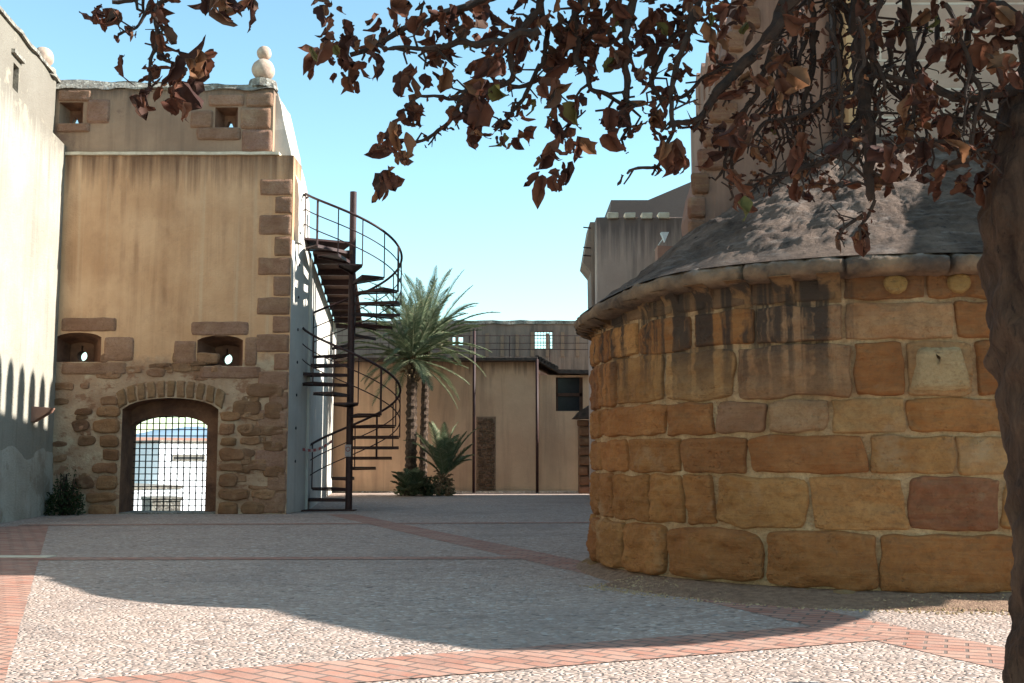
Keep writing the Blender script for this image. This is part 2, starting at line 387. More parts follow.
# ------------------------------------------------------------------ stone patch generator
def spc(t_, h):                        # grid lines crowd towards the arris, the outermost gap is about 9 mm
    if abs(t_) > 0.999: return t_
    return math.copysign(1 - (1-abs(t_))**1.55, t_) * max(0.6, 1 - 0.009/h)
def stone(bm, f, u0, u1, v0, v1, depth, colr, lay, nu=12, nv=8, sink=0.04, n=7, seed=0.0, rough=0.012, skew=0.0, fine=0.004):
    cu, cv, hu, hv = (u0+u1)/2, (v0+v1)/2, (u1-u0)/2, (v1-v0)/2
    nu = max(nu, 8); nv = max(nv, 8)
    g = []
    for j in range(nv+1):
        row = []
        for i in range(nu+1):
            x = spc(2*i/nu - 1, hu); y = spc(2*j/nv - 1, hv)
            mx = max(abs(x), abs(y), 1e-6); m = max(1e-6, (abs(x)**n + abs(y)**n) ** (1/n)); k = mx / m
            e = mx
            d = depth * (1 - 0.75*e**10) - (sink + depth*0.25 if e > 0.999 else 0)
            uu = cu + x*k*hu; vv = cv + y*k*hv
            uu += rough * 1.4 * nz(uu*5+seed, vv*5, seed) + skew * y * hv; vv += rough * 1.2 * nz(uu*4, vv*5+seed, seed+9)
            d += (rough * 1.3 * nz(uu*5, vv*5, seed*1.7) + rough * 0.6 * nz(uu*15, vv*15, seed)) * (1 - 0.7*e**4) + (0.012 if e < 0.999 else 0)
            d += fine * noise.fractal(Vector((uu*9, vv*14, seed)), 0.7, 2.1, 5)
            row.append(bm.verts.new(f(uu, vv, d)))
        g.append(row)
    for j in range(nv):
        for i in range(nu):
            fc = bm.faces.new((g[j][i], g[j][i+1], g[j+1][i+1], g[j+1][i])); fc.smooth = True
            for lp in fc.loops: lp[lay] = (*colr, 1)
def vary(c, a=0.18):
    k = 1 + random.uniform(-a, a); w_ = random.uniform(-.05, .05); return (c[0]*k, c[1]*k*(1-abs(w_)), c[2]*k*(1-w_))

# ------------------------------------------------------------------ apse (the round chapel end on the right)
CX, CY, AR = 4.1, 13.15, 3.1
SL = AR * math.pi                      # arc from the back-left round to the front, then straight to the right
def wallpt(s, z, d):                   # s=0 at angle 180 deg ... grows to the front (-90 deg) then +X
    th = math.pi + s / AR
    if s <= AR * math.pi / 2: return Vector((CX + (AR+d)*math.cos(th), CY + (AR+d)*math.sin(th), z))
    return Vector((CX + s - AR*math.pi/2, CY - AR - d, z))
def px2s(px):                          # where the sight line of a column meets the wall, as arc length
    u = (px-512)/F; dx, dy = u, 1.0; n = math.hypot(dx, dy); dx /= n; dy /= n
    b = dx*CX + dy*CY; disc = b*b - (CX*CX+CY*CY-AR*AR)
    if disc < 0: return None
    t = b - math.sqrt(disc); x, y = t*dx, t*dy
    if x > CX: x = dx/dy*(CY-AR); return AR*math.pi/2 + x - CX
    th = math.atan2(y-CY, x-CX); th = th + 2*math.pi if th < 0 else th
    return (th - math.pi) * AR
def sag(s):
    k_ = min(1.0, max(0.0, (px2s(705) - s)/(px2s(705) - 0.4))); return -0.17*k_*k_*(3-2*k_) if s > 0.4 else -0.17
apse = thing('chapel_apse', 'round sandstone chapel apse with overhanging cornice and conical stone roof, beside the tree trunk', 'chapel', (CX, CY, 0))
bm = bmesh.new(); N = 60; SE = AR*math.pi/2 + 5.0
def ringverts(z, d, s_lo=-1.4): return [bm.verts.new(wallpt(s_lo + (SE-s_lo)*i/N, z, d)) for i in range(N+1)]
a = ringverts(-0.2, -0.002); b = ringverts(3.0, -0.002)
for i in range(N): bm.faces.new((a[i], a[i+1], b[i+1], b[i]))
obj('mortar_core', bm, M['apsemortar'], apse, smooth=True)
rows = [
 (2.745, 3.02, [600, 625, 652, 681, 712, 748, 790, 846, 930, 1010]),
 (2.375, 2.735, [602, 613, 640, 695, 757, 846, 958, 1030]),
 (1.855, 2.365, [601, 618, 666, 738, 854, 906, 975, 1050]),
 (1.515, 1.845, [602, 668, 716, 767, 829, 905, 1012]),
 (1.135, 1.50, [602, 629, 682, 748, 867, 953, 1012]),
 (0.625, 1.125, [601, 614, 650, 684, 715, 807, 903, 996]),
 (0.09, 0.612, [600, 625, 667, 762, 873, 1010]),
]
og = [(0.46, 0.21, 0.068), (0.42, 0.18, 0.058), (0.49, 0.245, 0.088), (0.36, 0.15, 0.050)]
pinky = (0.30, 0.175, 0.12); redb = (0.17, 0.062, 0.035); pale = (0.48, 0.28, 0.12)
special = {(3, 2): (0.37, 0.20, 0.11), (3, 3): (0.46, 0.29, 0.16), (3, 4): (0.45, 0.26, 0.11), (4, 5): (0.48, 0.27, 0.10), (5, 6): (0.32, 0.13, 0.065),
           (2, 3): (0.37, 0.21, 0.11), (2, 2): (0.47, 0.27, 0.115), (1, 5): (0.43, 0.25, 0.125), (1, 4): (0.38, 0.22, 0.12), (2, 5): pale}
bm = bmesh.new(); lay = bm.loops.layers.float_color.new('Col')
for ri, (z0, z1, xs_) in enumerate(rows):
    ss = [px2s(x) for x in xs_]
    # the part of the ring the photograph cannot see carries on in blocks of like size
    lead = ss[0]; extra = []
    while lead > -1.4: lead -= random.uniform(0.5, 0.95); extra.append(lead)
    ss = extra[::-1] + ss; ne = len(extra)
    while ss[-1] < SE - 0.3: ss.append(ss[-1] + random.uniform(0.6, 1.1))
    for i in range(len(ss)-1):
        if ri == 0 and -1 <= (i-ne) < 6.5 and ss[i] < px2s(840): continue
        c = special.get((ri, i-ne), random.choice(og)); g = 0.012
        if i-ne > 3 or ri > 3: n_ = 7
        else: n_ = 6
        dz = 0.012 * nz(i*3.1, ri)
        stone(bm, wallpt, ss[i]+g*0.6, ss[i+1]-g*0.6, z0+dz, z1+dz, random.uniform(0.02, 0.045) + (0.03 if ri == 6 else 0), vary(c, 0.14), lay,
              nu=max(10, int((ss[i+1]-ss[i])/0.022)), nv=max(10, int((z1-z0)/0.022)), fine=0.018 if ri < 5 else 0.026, n=random.choice((6, 9, 12, 18, 24)), seed=ri*13+i*3.7, rough=0.026, skew=random.uniform(-.12, .12) if ri > 2 else random.uniform(-.03, .03))
# frieze blocks behind the brackets on the stained side
for i in range(12):
    s = -1.4 + i * (px2s(842)+1.4)/12; s2 = -1.4 + (i+1) * (px2s(842)+1.4)/12
    stone(bm, wallpt, s+0.01, s2-0.01, 2.75, 3.02, 0.01, vary((0.27, 0.16, 0.08)), lay, seed=i*2.2)
# foundation course of half-buried rubble
s = -1.4
while s < SE - 0.5:
    l = random.uniform(0.25, 0.6)
    stone(bm, wallpt, s, s+l*0.96, -0.12, 0.07 + random.uniform(-0.02, 0.04), 0.09 + random.uniform(0, 0.05), vary((0.30, 0.20, 0.10)), lay, n=3.5, seed=s*5, rough=0.04); s += l
obj('masonry', bm, M['stone'], apse)
# pale inset stone and round putlog plugs
bm = bmesh.new(); lay = bm.loops.layers.float_color.new('Col')
stone(bm, lambda u, v, d: wallpt(u - (0.16*(v-1.9)) * (1 if u > px2s(940) else -1), v, d + 0.07), px2s(910), px2s(970), 1.895, 2.31, 0.02, (0.50, 0.36, 0.20), lay, n=9)
obj('inset_stone', bm, M['stone2'], apse)
for px in (899, 961, 1030):
    bm = bmesh.new(); lay = bm.loops.layers.float_color.new('Col'); s = px2s(px); stone(bm, wallpt, s-0.115, s+0.115, 2.79, 2.99, 0.075, (0.40, 0.245, 0.085), lay, n=2.05)
    obj('round_boss', bm, M['stone2'], apse)
# brackets
smax = px2s(842); k = 0
s = -1.3
while s < smax:
    bm = bmesh.new(); lay = bm.loops.layers.float_color.new('Col'); prof = []
    wd = 0.10
    for q in range(9):
        a_ = q/8*math.pi/2; prof.append((0.0 + 0.235*(1-math.cos(a_)), 2.74 + 0.25*math.sin(a_)))
    prof += [(0.235, 3.0), (-0.05, 3.0), (-0.05, 2.74)]; prof = [(d_, min(z_, 3.0+sag(s))) for d_, z_ in prof]
    A = [bm.verts.new(wallpt(s-wd, z+0.004*nz(z*20, s), d)) for d, z in prof]; B = [bm.verts.new(wallpt(s+wd, z, d)) for d, z in prof]
    n = len(prof); bm.faces.new(A); bm.faces.new(B[::-1])
    for i in range(n): bm.faces.new((A[i], B[i], B[(i+1) % n], A[(i+1) % n]))
    bmesh.ops.recalc_face_normals(bm, faces=bm.faces)
    cc = vary((0.44, 0.25, 0.11))
    for fc in bm.faces:
        for lp in fc.loops: lp[lay] = (*cc, 1)
    obj('bracket', bm, M['stone'], apse, bevel=0.015); s += 0.42; k += 1
# cornice: long rough slabs
def cornice_prof():
    return [(-0.05, 2.965), (0.06, 2.965), (0.15, 2.975), (0.215, 3.0), (0.235, 3.05), (0.22, 3.11), (0.16, 3.15), (0.05, 3.19), (-0.1, 3.24)]
bm = bmesh.new(); n1 = 420; prev = None
for i in range(n1+1):
    s = -1.4 + (SE+1.4)*i/n1; gap = min(abs(s - j) for j in [px2s(x) for x in (636, 694, 752, 849, 950)] + [-0.5, 5.6, 6.8])
    kk = 1 - 0.5*max(0, 1 - gap/0.018)
    slab = 0.02 * nz(math.floor(s*1.1)*3.3, 4)
    ring = []
    for q, (d, z) in enumerate(cornice_prof()):
        r = 0.028*nz(s*5, q*0.8, 2) + 0.018*nz(s*17, q*1.3, 5) + slab
        ring.append(bm.verts.new(wallpt(s, sag(s) + z + (0.6*r if 0 < q < 8 else 0), d*(kk if d > 0 else 1) + (r if 0 < q < 8 else 0))))
    if prev:
        for q in range(len(ring)-1): bm.faces.new((prev[q], ring[q], ring[q+1], prev[q+1]))
    prev = ring
M['cornice'] = m_simple('blackened_cornice', (0.16, 0.11, 0.075), (0.055, 0.042, 0.036), 5, 1.0, dist=0.04)
t = NT('blackened_cornice_stone')
z = t.sep()[2]
c = t.mix(t.rr(t.noise(4, 7), 0.35, 0.65), (0.26, 0.165, 0.10), (0.09, 0.062, 0.046))
c = t.mix(t.math('MULTIPLY', t.rr(t.math('ADD', z, t.math('MULTIPLY', t.noise(9, 7), 0.2)), 3.20, 3.27), 0.45), c, (0.34, 0.30, 0.27)); t.col(c)
t.bump(t.noise(12, 8, rough=0.7), 1.0, 0.05); M['cornice'] = t.m
obj('cornice', bm, M['cornice'], apse, smooth=True)
# roof
bm = bmesh.new(); nr = 80; ns = 480; APZ = 5.25; prev = None
for i in range(ns+1):
    s = -1.4 + (SE+1.4)*i/ns; ring = []
    for q in range(nr+1):
        kf = q/nr
        rr_ = (AR+0.19)*(1-kf); zz = 3.15 + sag(s)*(1-kf)**2 + (APZ-3.15)*kf
        th = math.pi + s/AR
        step = 0.03*((kf*9 + 0.4*nz(s*1.1, 3)) % 1.0)
        zz += min(1, kf*7)*(0.10*nz(s*1.2, kf*4, 1) + 0.04*noise.fractal(Vector((rr_*math.cos(th)*4, rr_*math.sin(th)*4, 2)), 0.6, 2.1, 5) - step)
        if s <= AR*math.pi/2: p = Vector((CX + rr_*math.cos(th), CY + rr_*math.sin(th), zz))
        else: p = Vector((CX + s - AR*math.pi/2, CY - rr_, zz))
        ring.append(bm.verts.new(p))
    if prev:
        for q in range(nr): bm.faces.new((prev[q], ring[q], ring[q+1], prev[q+1]))
    prev = ring
bmesh.ops.remove_doubles(bm, verts=bm.verts, dist=0.0005)
bmesh.ops.recalc_face_normals(bm, faces=bm.faces)
obj('roof', bm, M['roof'], apse, smooth=True)
# soil fillet at the foot of the apse
bm = bmesh.new(); prev = None
for i in range(141):
    s = -1.0 + (SE+1.0)*i/140; ring = []
    for q in range(7):
        f_ = q/6; wid = 0.62 + 0.12*nz(s*1.3, 2) + 0.05*nz(s*6, 1) + 0.12*math.exp(-((s-px2s(790))/0.8)**2)
        if s < px2s(640): wid *= 0.45
        zz = 0.085*(1-f_)**1.2 + (0.014*nz(s*7, q*1.5) if 0 < q < 6 else 0) + (0.006 if q < 6 else -0.02) + 0.006
        ring.append(bm.verts.new(wallpt(s, zz, -0.02 + wid*f_)))
    if prev:
        for q in range(6): bm.faces.new((prev[q], ring[q], ring[q+1], prev[q+1]))
    prev = ring
struct(obj('soil_verge', bm, M['dirt'], smooth=True))
# small loose gravel on the verge
bm = bmesh.new()
for _ in range(1400):
    s = random.uniform(px2s(640), px2s(1020)); d = 0.06 + random.random()**0.8*0.72; r = random.uniform(0.004, 0.013)
    f_ = d/0.62; c = wallpt(s, 0.004 + max(0, 0.085*(1-min(1, f_))**1.2), d)
    mtx = Matrix.Translation(c) @ Matrix.Rotation(random.random()*6, 4, 'Z') @ Matrix.Diagonal((r*1.3, r, r*0.8, 1))
    bmesh.ops.create_icosphere(bm, subdivisions=1, radius=1, matrix=mtx)
g = obj('gravel', bm, M['mortar']); g['kind'] = 'stuff'; tag(g, 'loose pale gravel scattered along the foot of the apse', 'gravel')

# ------------------------------------------------------------------ church behind the apse
church = thing('church', 'tall church of brown render and pale mortared blocks rising behind the conical apse roof', 'church', (8, 18, 0))
bm = bmesh.new()
prism(bm, [(2.22, 13.25, 0), (12, 13.25, 0), (12, 13.25, 11.6), (4.6, 13.25, 11.6), (2.95, 13.25, 7.6), (2.55, 13.25, 5.6), (2.22, 13.25, 4.3)], (0, 0.9, 0))
subdivide_obj(bm, 0.5); roughen(bm, 0.05, 1.5, (1, 0.6, 0))
obj('front_wall', bm, M['church'], church)
bm = bmesh.new(); box(bm, 5.0, 12, 14.15, 30.0, 0, 10.5); obj('nave_wall', bm, M['church'], church)
bm = bmesh.new(); box(bm, 4.22, 11.9, 13.0, 13.248, 3.0, 11.6); obj('block_facing', bm, M['ashlar'], church, bevel=0.02)
bm = bmesh.new(); box(bm, 4.08, 4.20, 12.98, 13.24, 3.0, 11.6); obj('corner_pilaster', bm, M['tower'], church, bevel=0.01)
bm = bmesh.new(); tube(bm, [(3.98, 13.17, 4.5), (3.98, 13.17, 11.5)], 0.045, 10); obj('downpipe', bm, M['glass'], church, smooth=True)
bm = bmesh.new()
for i in range(20):
    y = 14.4 + i*0.75
    prism(bm, [(5.0, y, 10.5), (5.0, y+0.45, 10.5), (5.0, y+0.45, 11.2), (5.0, y+0.38, 11.5), (5.0, y+0.225, 11.65), (5.0, y+0.07, 11.5), (5.0, y, 11.2)], (0.35, 0, 0))
obj('merlons', bm, M['church'], church)
bm = bmesh.new(); x0, x1 = 2.22, 2.47
lay = bm.loops.layers.float_color.new('Col')
for i in range(14):
    z0_ = 3.0 + i*0.3; xx = 2.16 if z0_ < 4.3 else 2.16 + (z0_-4.3)*0.255
    stone(bm, lambda u, v, d: Vector((u, 13.25-d, v)), xx, xx+random.choice((0.22, 0.36)), z0_, z0_+0.29, 0.06, vary((0.24, 0.125, 0.08)), lay, seed=i*3.3)
obj('corner_stones', bm, M['stone2'], church)

# stained rear wing
wing = thing('church_wing', 'drip-stained rendered wing with flat parapet and a floodlight, seen left of the conical roof', 'building', (5, 31, 0))
p0 = yp(596, 217, 30)
bm = bmesh.new(); box(bm, p0.x, 8, 30, 33.4, 0, p0.z)
obj('wall', bm, M['stained'], wing, bevel=0.03)
bm = bmesh.new()
for px in (613, 630, 647, 664):
    c = yp(px, 215, 29.95); box(bm, c.x-0.15, c.x+0.15, 29.9, 30.3, c.z-0.1, c.z+0.07)
roughen(bm, 0.02, 5); obj('parapet_blocks', bm, M['strip'], wing, bevel=0.02)
bm = bmesh.new()
a, b, c, d = yp(611, 200, 33.8), yp(648, 200, 33.8), yp(700, 178, 33.8), yp(700, 240, 33.8)
prism(bm, [(a.x-0.3, 33.8, 5), (d.x, 33.8, 5), c, b, a], (0, 3, 0)); obj('upper_storey', bm, M['stained'], wing)
bm = bmesh.new()
prism(bm, [yp(590, 222, 30.6), yp(599, 222, 30.6), yp(599, 330, 30.6), yp(592, 330, 30.6), yp(591, 272, 30.6), yp(583, 262, 30.6)], (0, 1.5, 0))
obj('side_buttress', bm, M['dark'], wing)
for y_ in (228, 248, 256):
    bm = bmesh.new(); a = yp(591, y_, 30.6); tube(bm, [a, a + Vector((-0.22, 0, 0.02))], 0.02, 6)
    obj('iron_pin', bm, M['iron'], wing)
bm = bmesh.new()
a, b, c = yp(661, 232, 28), yp(669, 232, 28), yp(665, 241.5, 28)
prism(bm, [a, b, c], (0, 0.2, 0)); tube(bm, [(a+b)/2 + Vector((0, 0.1, -0.1)), (a+b)/2 + Vector((0, 2.1, -0.1))], 0.02, 6)
fl = obj('floodlight', bm, M['lamp']); tag(fl, 'small white triangular floodlight against the stained wall above the cone roof', 'floodlight')
bm = bmesh.new(); c = yp(666, 252, 27.9)
box(bm, c.x-0.22, c.x+0.22, 27.9, 28.4, c.z-2.5, c.z+0.17); roughen(bm, 0.03, 3)
ch = obj('chimney', bm, M['redtile'], bevel=0.02); tag(ch, 'stubby red-brown chimney just under the triangular floodlight', 'chimney')
bm = bmesh.new(); box(bm, 3.8, 8, 33.402, 38.4, 0, 5.3)  # added block, hidden from view, sized to shade the rear court
o = obj('shade_block', bm, M['dark']); tag(o, 'added low dark block, unseen behind the apse, sized to shade the rear court', 'building')

# out of view to the right: an added wall outlined to cast the court's shadow edge
bm = bmesh.new(); X = 8.0
prism(bm, [(X, 10.1, 0), (X, 14.9, 0), (X, 14.9, 9.5), (X, 14.7, 7.37), (X, 9.4, 5.33), (X, 8.5, 4.9), (X, 7.9, 4.5), (X, 8.05, 4.0), (X, 8.6, 3.4), (X, 9.4, 3.02), (X, 10.1, 2.86)], (0.45, 0, 0))
o = obj('shadow_wall', bm, M['church'], bevel=0.02); tag(o, 'added brown shadow-casting wall with an overhanging nose, unseen right of the apse beyond the tree', 'wall')

# pier between the apse and the back building
pier = thing('buttress_pier', 'small rough stone pier with dark tiled cap just left of the apse', 'pier', (2.6, 40, 0))
bm = bmesh.new(); lay = bm.loops.layers.float_color.new('Col')
a = yp(578, 420, 39.5); b = yp(612, 420, 39.5)
zt = a.z; z_ = -0.05
while z_ < zt:
    x_ = a.x + random.uniform(-0.05, 0.03)
    while x_ < b.x:
        l = random.uniform(0.35, 0.6); stone(bm, lambda u, v, d: Vector((u, 39.5-d, v)), x_, x_+l-0.02, z_, min(zt, z_+0.33), 0.06, vary((0.25, 0.13, 0.075)), lay, nu=5, nv=4, seed=x_+z_*7); x_ += l
    z_ += 0.35
obj('stonework', bm, M['stone2'], pier)
bm = bmesh.new(); box(bm, a.x+0.05, b.x, 39.55, 40.6, 0, zt); obj('core', bm, M['dirt'], pier)
bm = bmesh.new()
c0, c1, c2 = yp(574, 418, 39.2), yp(580, 411, 39.2), yp(600, 398, 39.2)
prism(bm, [c0, (c2.x, 39.2, c0.z), (c2.x, 39.2, c2.z), c1], (0, 1.3, 0)); subdivide_obj(bm, 0.25); roughen(bm, 0.05, 4)
obj('tile_cap', bm, M['tile'], pier)

# ------------------------------------------------------------------ gate tower
TY = 25.5
TXL, TXR = -10.75, -5.18
tower = thing('gate_tower', 'tall ochre plastered gate tower with arched iron-grilled gateway and two keyhole embrasures', 'tower', (-8, TY, 0))
ZS = 8.42
bm = bmesh.new(); box(bm, TXL-0.4, TXR, TY, TY+1.0, 0, ZS)
facade = obj('facade', bm, M['tower'], tower)
def arch_pts(xa, xb, zsp, zap, y, n=14, z0=-0.3):
    P = [(xb, y, z0)]
    for i in range(n+1):
        f_ = i/n; x = xb + (xa-xb)*f_; P.append((x, y, zsp + (zap-zsp)*math.sqrt(max(0, 1-(2*f_-1)**2*0.92))*1.0 - (zap-zsp)*math.sqrt(0.08)*0 ))
    P.append((xa, y, z0)); return P
cuts = []
c = bmesh.new(); prism(c, arch_pts(-9.02, -6.80, 2.30, 2.66, TY-0.5), (0, 1.12, 0)); cuts.append(c)
c = bmesh.new(); prism(c, arch_pts(-9.021, -7.22, 1.95, 2.27, TY+0.3), (0, 1.5, 0)); cuts.append(c)
def niche(xa, xb, za, zb, hx, hz):
    c = bmesh.new()
    f0 = arch_pts(xa, xb, zb-0.16, zb, TY-0.05, 10, za); f1 = arch_pts(hx-0.28, hx+0.28, zb-0.25, zb-0.17, TY+0.72, 10, za+0.02)
    frustum(c, f0, f1); cuts.append(c)
    c = bmesh.new(); P = []
    for i in range(17):
        a_ = math.pi/2 + 0.16 + (2*math.pi-0.32)*i/16; P.append((hx + 0.125*math.cos(a_), TY+0.6, hz + 0.125*math.sin(a_)))
    P += [(hx+0.02, TY+0.6, hz+0.25), (hx-0.02, TY+0.6, hz+0.25)]
    prism(c, P, (0, 0.9, 0)); cuts.append(c)
a = yp(59, 362, TY); b = yp(103, 332, TY); h = yp(82, 356, TY+0.72)
niche(a.x-0.1, b.x, a.z, b.z, h.x, h.z)
a = yp(196, 366, TY); b = yp(244, 335, TY); h = yp(227, 359, TY+0.72)
niche(a.x, b.x, a.z, b.z, h.x, h.z)
cut(facade, cuts)
# material slots: rubble below, plaster above, decided by height along a ragged line
t = NT('tower_face')
def tower_face():
    t = NT('tower_face')
    z = t.sep()[2]; x = t.sep()[0]
    # plaster
    c1 = t.mix(t.rr(t.noise(0.8, 6), 0.35, 0.65), (0.64, 0.40, 0.235), (0.53, 0.305, 0.165))
    st = t.noise(1.0, 5, t.map((3.4, 3.4, 0.13)), 0.65, 0.4)
    mk = t.rr(t.noise(0.9, 5, t.map(loc=(6, 1, 2))), 0.4, 0.6, 0.15, 1)
    c1 = t.mix(t.math('MULTIPLY', t.rr(st, 0.45, 0.66, 0, 0.6), mk), c1, (0.27, 0.135, 0.07))
    c1 = t.mix(t.rr(t.noise(2.3, 8, t.map((1, 1, .5), loc=(2, 2, 7)), 0.7), 0.5, 0.7, 0, 0.45), c1, (0.37, 0.21, 0.12))
    st2 = t.noise(1.0, 5, t.map((5.5, 5.5, 0.10), loc=(3, 0, 0)), 0.6, 0.3)
    c1 = t.mix(t.rr(st2, 0.58, 0.72, 0, 0.4), c1, (0.62, 0.48, 0.33))
    drip = t.math('MULTIPLY', t.rr(t.math('ADD', z, t.math('MULTIPLY', t.noise(1.0, 4, t.map((6.5, 6.5, 0.25))), 2.2)), 8.75, 9.6), 0.85)
    c1 = t.mix(drip, c1, (0.135, 0.072, 0.045))
    # lower: patchy mortar with stone showing
    c2 = t.mix(t.rr(t.noise(1.3, 7), 0.38, 0.62), (0.47, 0.335, 0.225), (0.33, 0.205, 0.13))
    c2 = t.mix(t.rr(t.noise(2.0, 7, t.map((1, 1, 1.8), loc=(3, 1, 8)), 0.7), 0.53, 0.6, 0, 0.85), c2, (0.25, 0.125, 0.072))
    c2 = t.mix(t.rr(t.noise(1.4, 6, t.map(loc=(8, 8, 1))), 0.56, 0.64, 0, 0.7), c2, (0.53, 0.43, 0.30))
    lo = t.rr(t.math('ADD', z, t.math('MULTIPLY', t.noise(1.1, 6), 1.6)), 4.2, 4.5)
    c = t.mix(lo, c2, c1); t.col(c)
    h = t.math('ADD', t.math('MULTIPLY', t.noise(3.5, 7, rough=0.7), t.rr(lo, 0, 1, 3.0, 0.5)), t.noise(25, 5))
    t.bump(h, 0.6, 0.04); return t.m
M['towerface'] = tower_face()
facade.data.materials.clear(); facade.data.materials.append(M['towerface'])
M['reveal'] = m_simple('dark_reddish_reveal', (0.24, 0.12, 0.07), (0.12, 0.06, 0.04), 2.5, 1.0, dist=0.04)  # darker reddish tone, set on the recess faces
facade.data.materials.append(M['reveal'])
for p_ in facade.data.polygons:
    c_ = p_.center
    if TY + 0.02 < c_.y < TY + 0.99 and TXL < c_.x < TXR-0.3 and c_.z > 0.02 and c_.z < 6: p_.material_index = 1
# return walls behind the facade (the tower is open at the back)
bm = bmesh.new(); box(bm, TXL-0.4, TXL+0.08, TY+1.0, TY+1.6, -4, ZS)
obj('return_wall', bm, M['white'], tower)
bm = bmesh.new()
prism(bm, [(TXR-0.7, TY+1.001, 0), (TXR, TY+0.002, 0), (TXR+0.17, TY+1.3, 0), (TXR+0.12, TY+1.9, 0), (TXR-0.7, TY+1.9, 0)], (0, 0, 6.4))
obj('side_wall', bm, M['whitelow'], tower, bevel=0.02)
bm = bmesh.new()                       # shoulder of lime-washed masonry running up to the parapet
a = yp(277, 96, TY+0.3); b = yp(294, 186, TY+0.3)
prism(bm, [(TXR-0.9, TY+0.25, 6.4), (TXR+0.10, TY+0.25, 6.4), (TXR+0.06, TY+0.25, b.z), (a.x+0.03, TY+0.25, a.z), (TXR-0.9, TY+0.25, a.z)], (0, 1.5, 0))
subdivide_obj(bm, 0.4); roughen(bm, 0.04, 2)
obj('shoulder', bm, M['whitelow'], tower)
# raised dark discs standing for put-log holes down the plastered return
bm = bmesh.new()
for i in range(8):
    z = 1.2 + i*0.78; y = TY + 0.55; x = TXR + 0.17*(0.55/1.3) + 0.006; bm = bmesh.new()
    tube(bm, [(x-0.02, y, z), (x+0.012, y, z)], 0.035, 8)
    obj('putlog_dot', bm, M['grille'], tower)
# string course
bm = bmesh.new(); box(bm, TXL-0.2, -5.52, TY-0.06, TY+0.5, ZS+0.003, ZS+0.075); subdivide_obj(bm, 0.4); roughen(bm, 0.02, 3)
obj('string_course', bm, M['strip'], tower)
# parapet
pr = yp(272, 120, TY).x
bm = bmesh.new(); box(bm, TXL-0.4, pr+0.02, TY+0.03, TY+0.62, ZS+0.08, 10.05)
par = obj('parapet', bm, M['parapet'], tower)
cuts = []
for (xa, xb, ya, yb) in ((57, 86, 123, 101), (213, 240, 127, 106)):
    a = yp(xa, ya, TY); b = yp(xb, yb, TY); hx = yp((xa+xb)/2+3, 120, TY+0.4).x
    c = bmesh.new(); frustum(c, [(a.x, TY-0.1, a.z), (b.x, TY-0.1, a.z), (b.x, TY-0.1, b.z), (a.x, TY-0.1, b.z)],
        [(hx-0.13, TY+0.45, a.z+0.01), (hx+0.13, TY+0.45, a.z+0.01), (hx+0.13, TY+0.45, b.z-0.1), (hx-0.13, TY+0.45, b.z-0.1)]); cuts.append(c)
    c = bmesh.new(); prism(c, [(hx-0.13, TY+0.4, a.z+0.01), (hx+0.13, TY+0.4, a.z+0.01), (hx+0.03, TY+0.4, a.z+0.27), (hx-0.03, TY+0.4, a.z+0.27)], (0, 0.5, 0)); cuts.append(c)
cut(par, cuts)
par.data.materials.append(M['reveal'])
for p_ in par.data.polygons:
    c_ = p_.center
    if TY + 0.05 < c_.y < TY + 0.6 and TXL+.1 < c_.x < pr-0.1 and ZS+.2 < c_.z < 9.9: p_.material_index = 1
bm = bmesh.new(); prism(bm, [(TXL-0.4, TY-0.03, 10.05), (pr+0.05, TY-0.03, 10.03), (pr, TY+0.05, 10.17), (pr-2.4, TY+0.2, 10.24), (TXL-0.4, TY+0.2, 10.36)], (0, 0.66, 0))
subdivide_obj(bm, 0.22); roughen(bm, 0.07, 2.5); obj('coping', bm, M['coping'], tower)
# dressed stones: quoins, embrasure surrounds, gate surround
def face(u, v, d): return Vector((u, TY-d, v))
bm = bmesh.new(); lay = bm.loops.layers.float_color.new('Col'); rb = (0.37, 0.23, 0.16)
z_ = 0.0
i = 0
while z_ < 7.6:
    wd = (0.80 if i % 2 == 0 else 0.42)*(random.uniform(.8, 1.1) if z_ < 3.5 else 1); h_ = random.uniform(0.42, 0.52)
    stone(bm, face, TXR-wd, TXR-0.0, z_, z_+h_-0.002, 0.022, vary(rb, 0.12), lay, n=16, seed=i*4.1, rough=0.012, sink=0.03); z_ += h_; i += 1
for (x0, x1, y0, y1) in ((850, 905, 315, 330),): pass
obj('quoins', bm, M['stone2'], tower)
bm = bmesh.new(); lay = bm.loops.layers.float_color.new('Col')
def rect(x0, x1, y0, y1, c=rb, d=0.02, n=9, ro=0.012):
    a = yp(x0, y1, TY); b = yp(x1, y0, TY); stone(bm, face, a.x, b.x, a.z, b.z, d, vary(c, 0.12), lay, n=n, seed=x0*0.7+y0, rough=ro, sink=0.03)
for grp_ in (((60, 118, 317, 332), (103, 135, 336, 362), (60, 128, 362, 375)), ((190, 250, 321, 336), (173, 197, 340, 365), (198, 262, 366, 379), (244, 258, 336, 367)),
           ((58, 92, 90, 101), (86, 110, 99, 123), (56, 90, 123, 132)), ((208, 244, 94, 106), (190, 213, 110, 128), (196, 241, 127, 140), (240, 271, 107, 129), (241, 272, 129, 152), (246, 273, 92, 107))):
    bm = bmesh.new(); lay = bm.loops.layers.float_color.new('Col')
    for r_ in grp_: rect(*r_)
    obj('embrasure_surround', bm, M['stone2'], tower)
bm = bmesh.new(); lay = bm.loops.layers.float_color.new('Col')
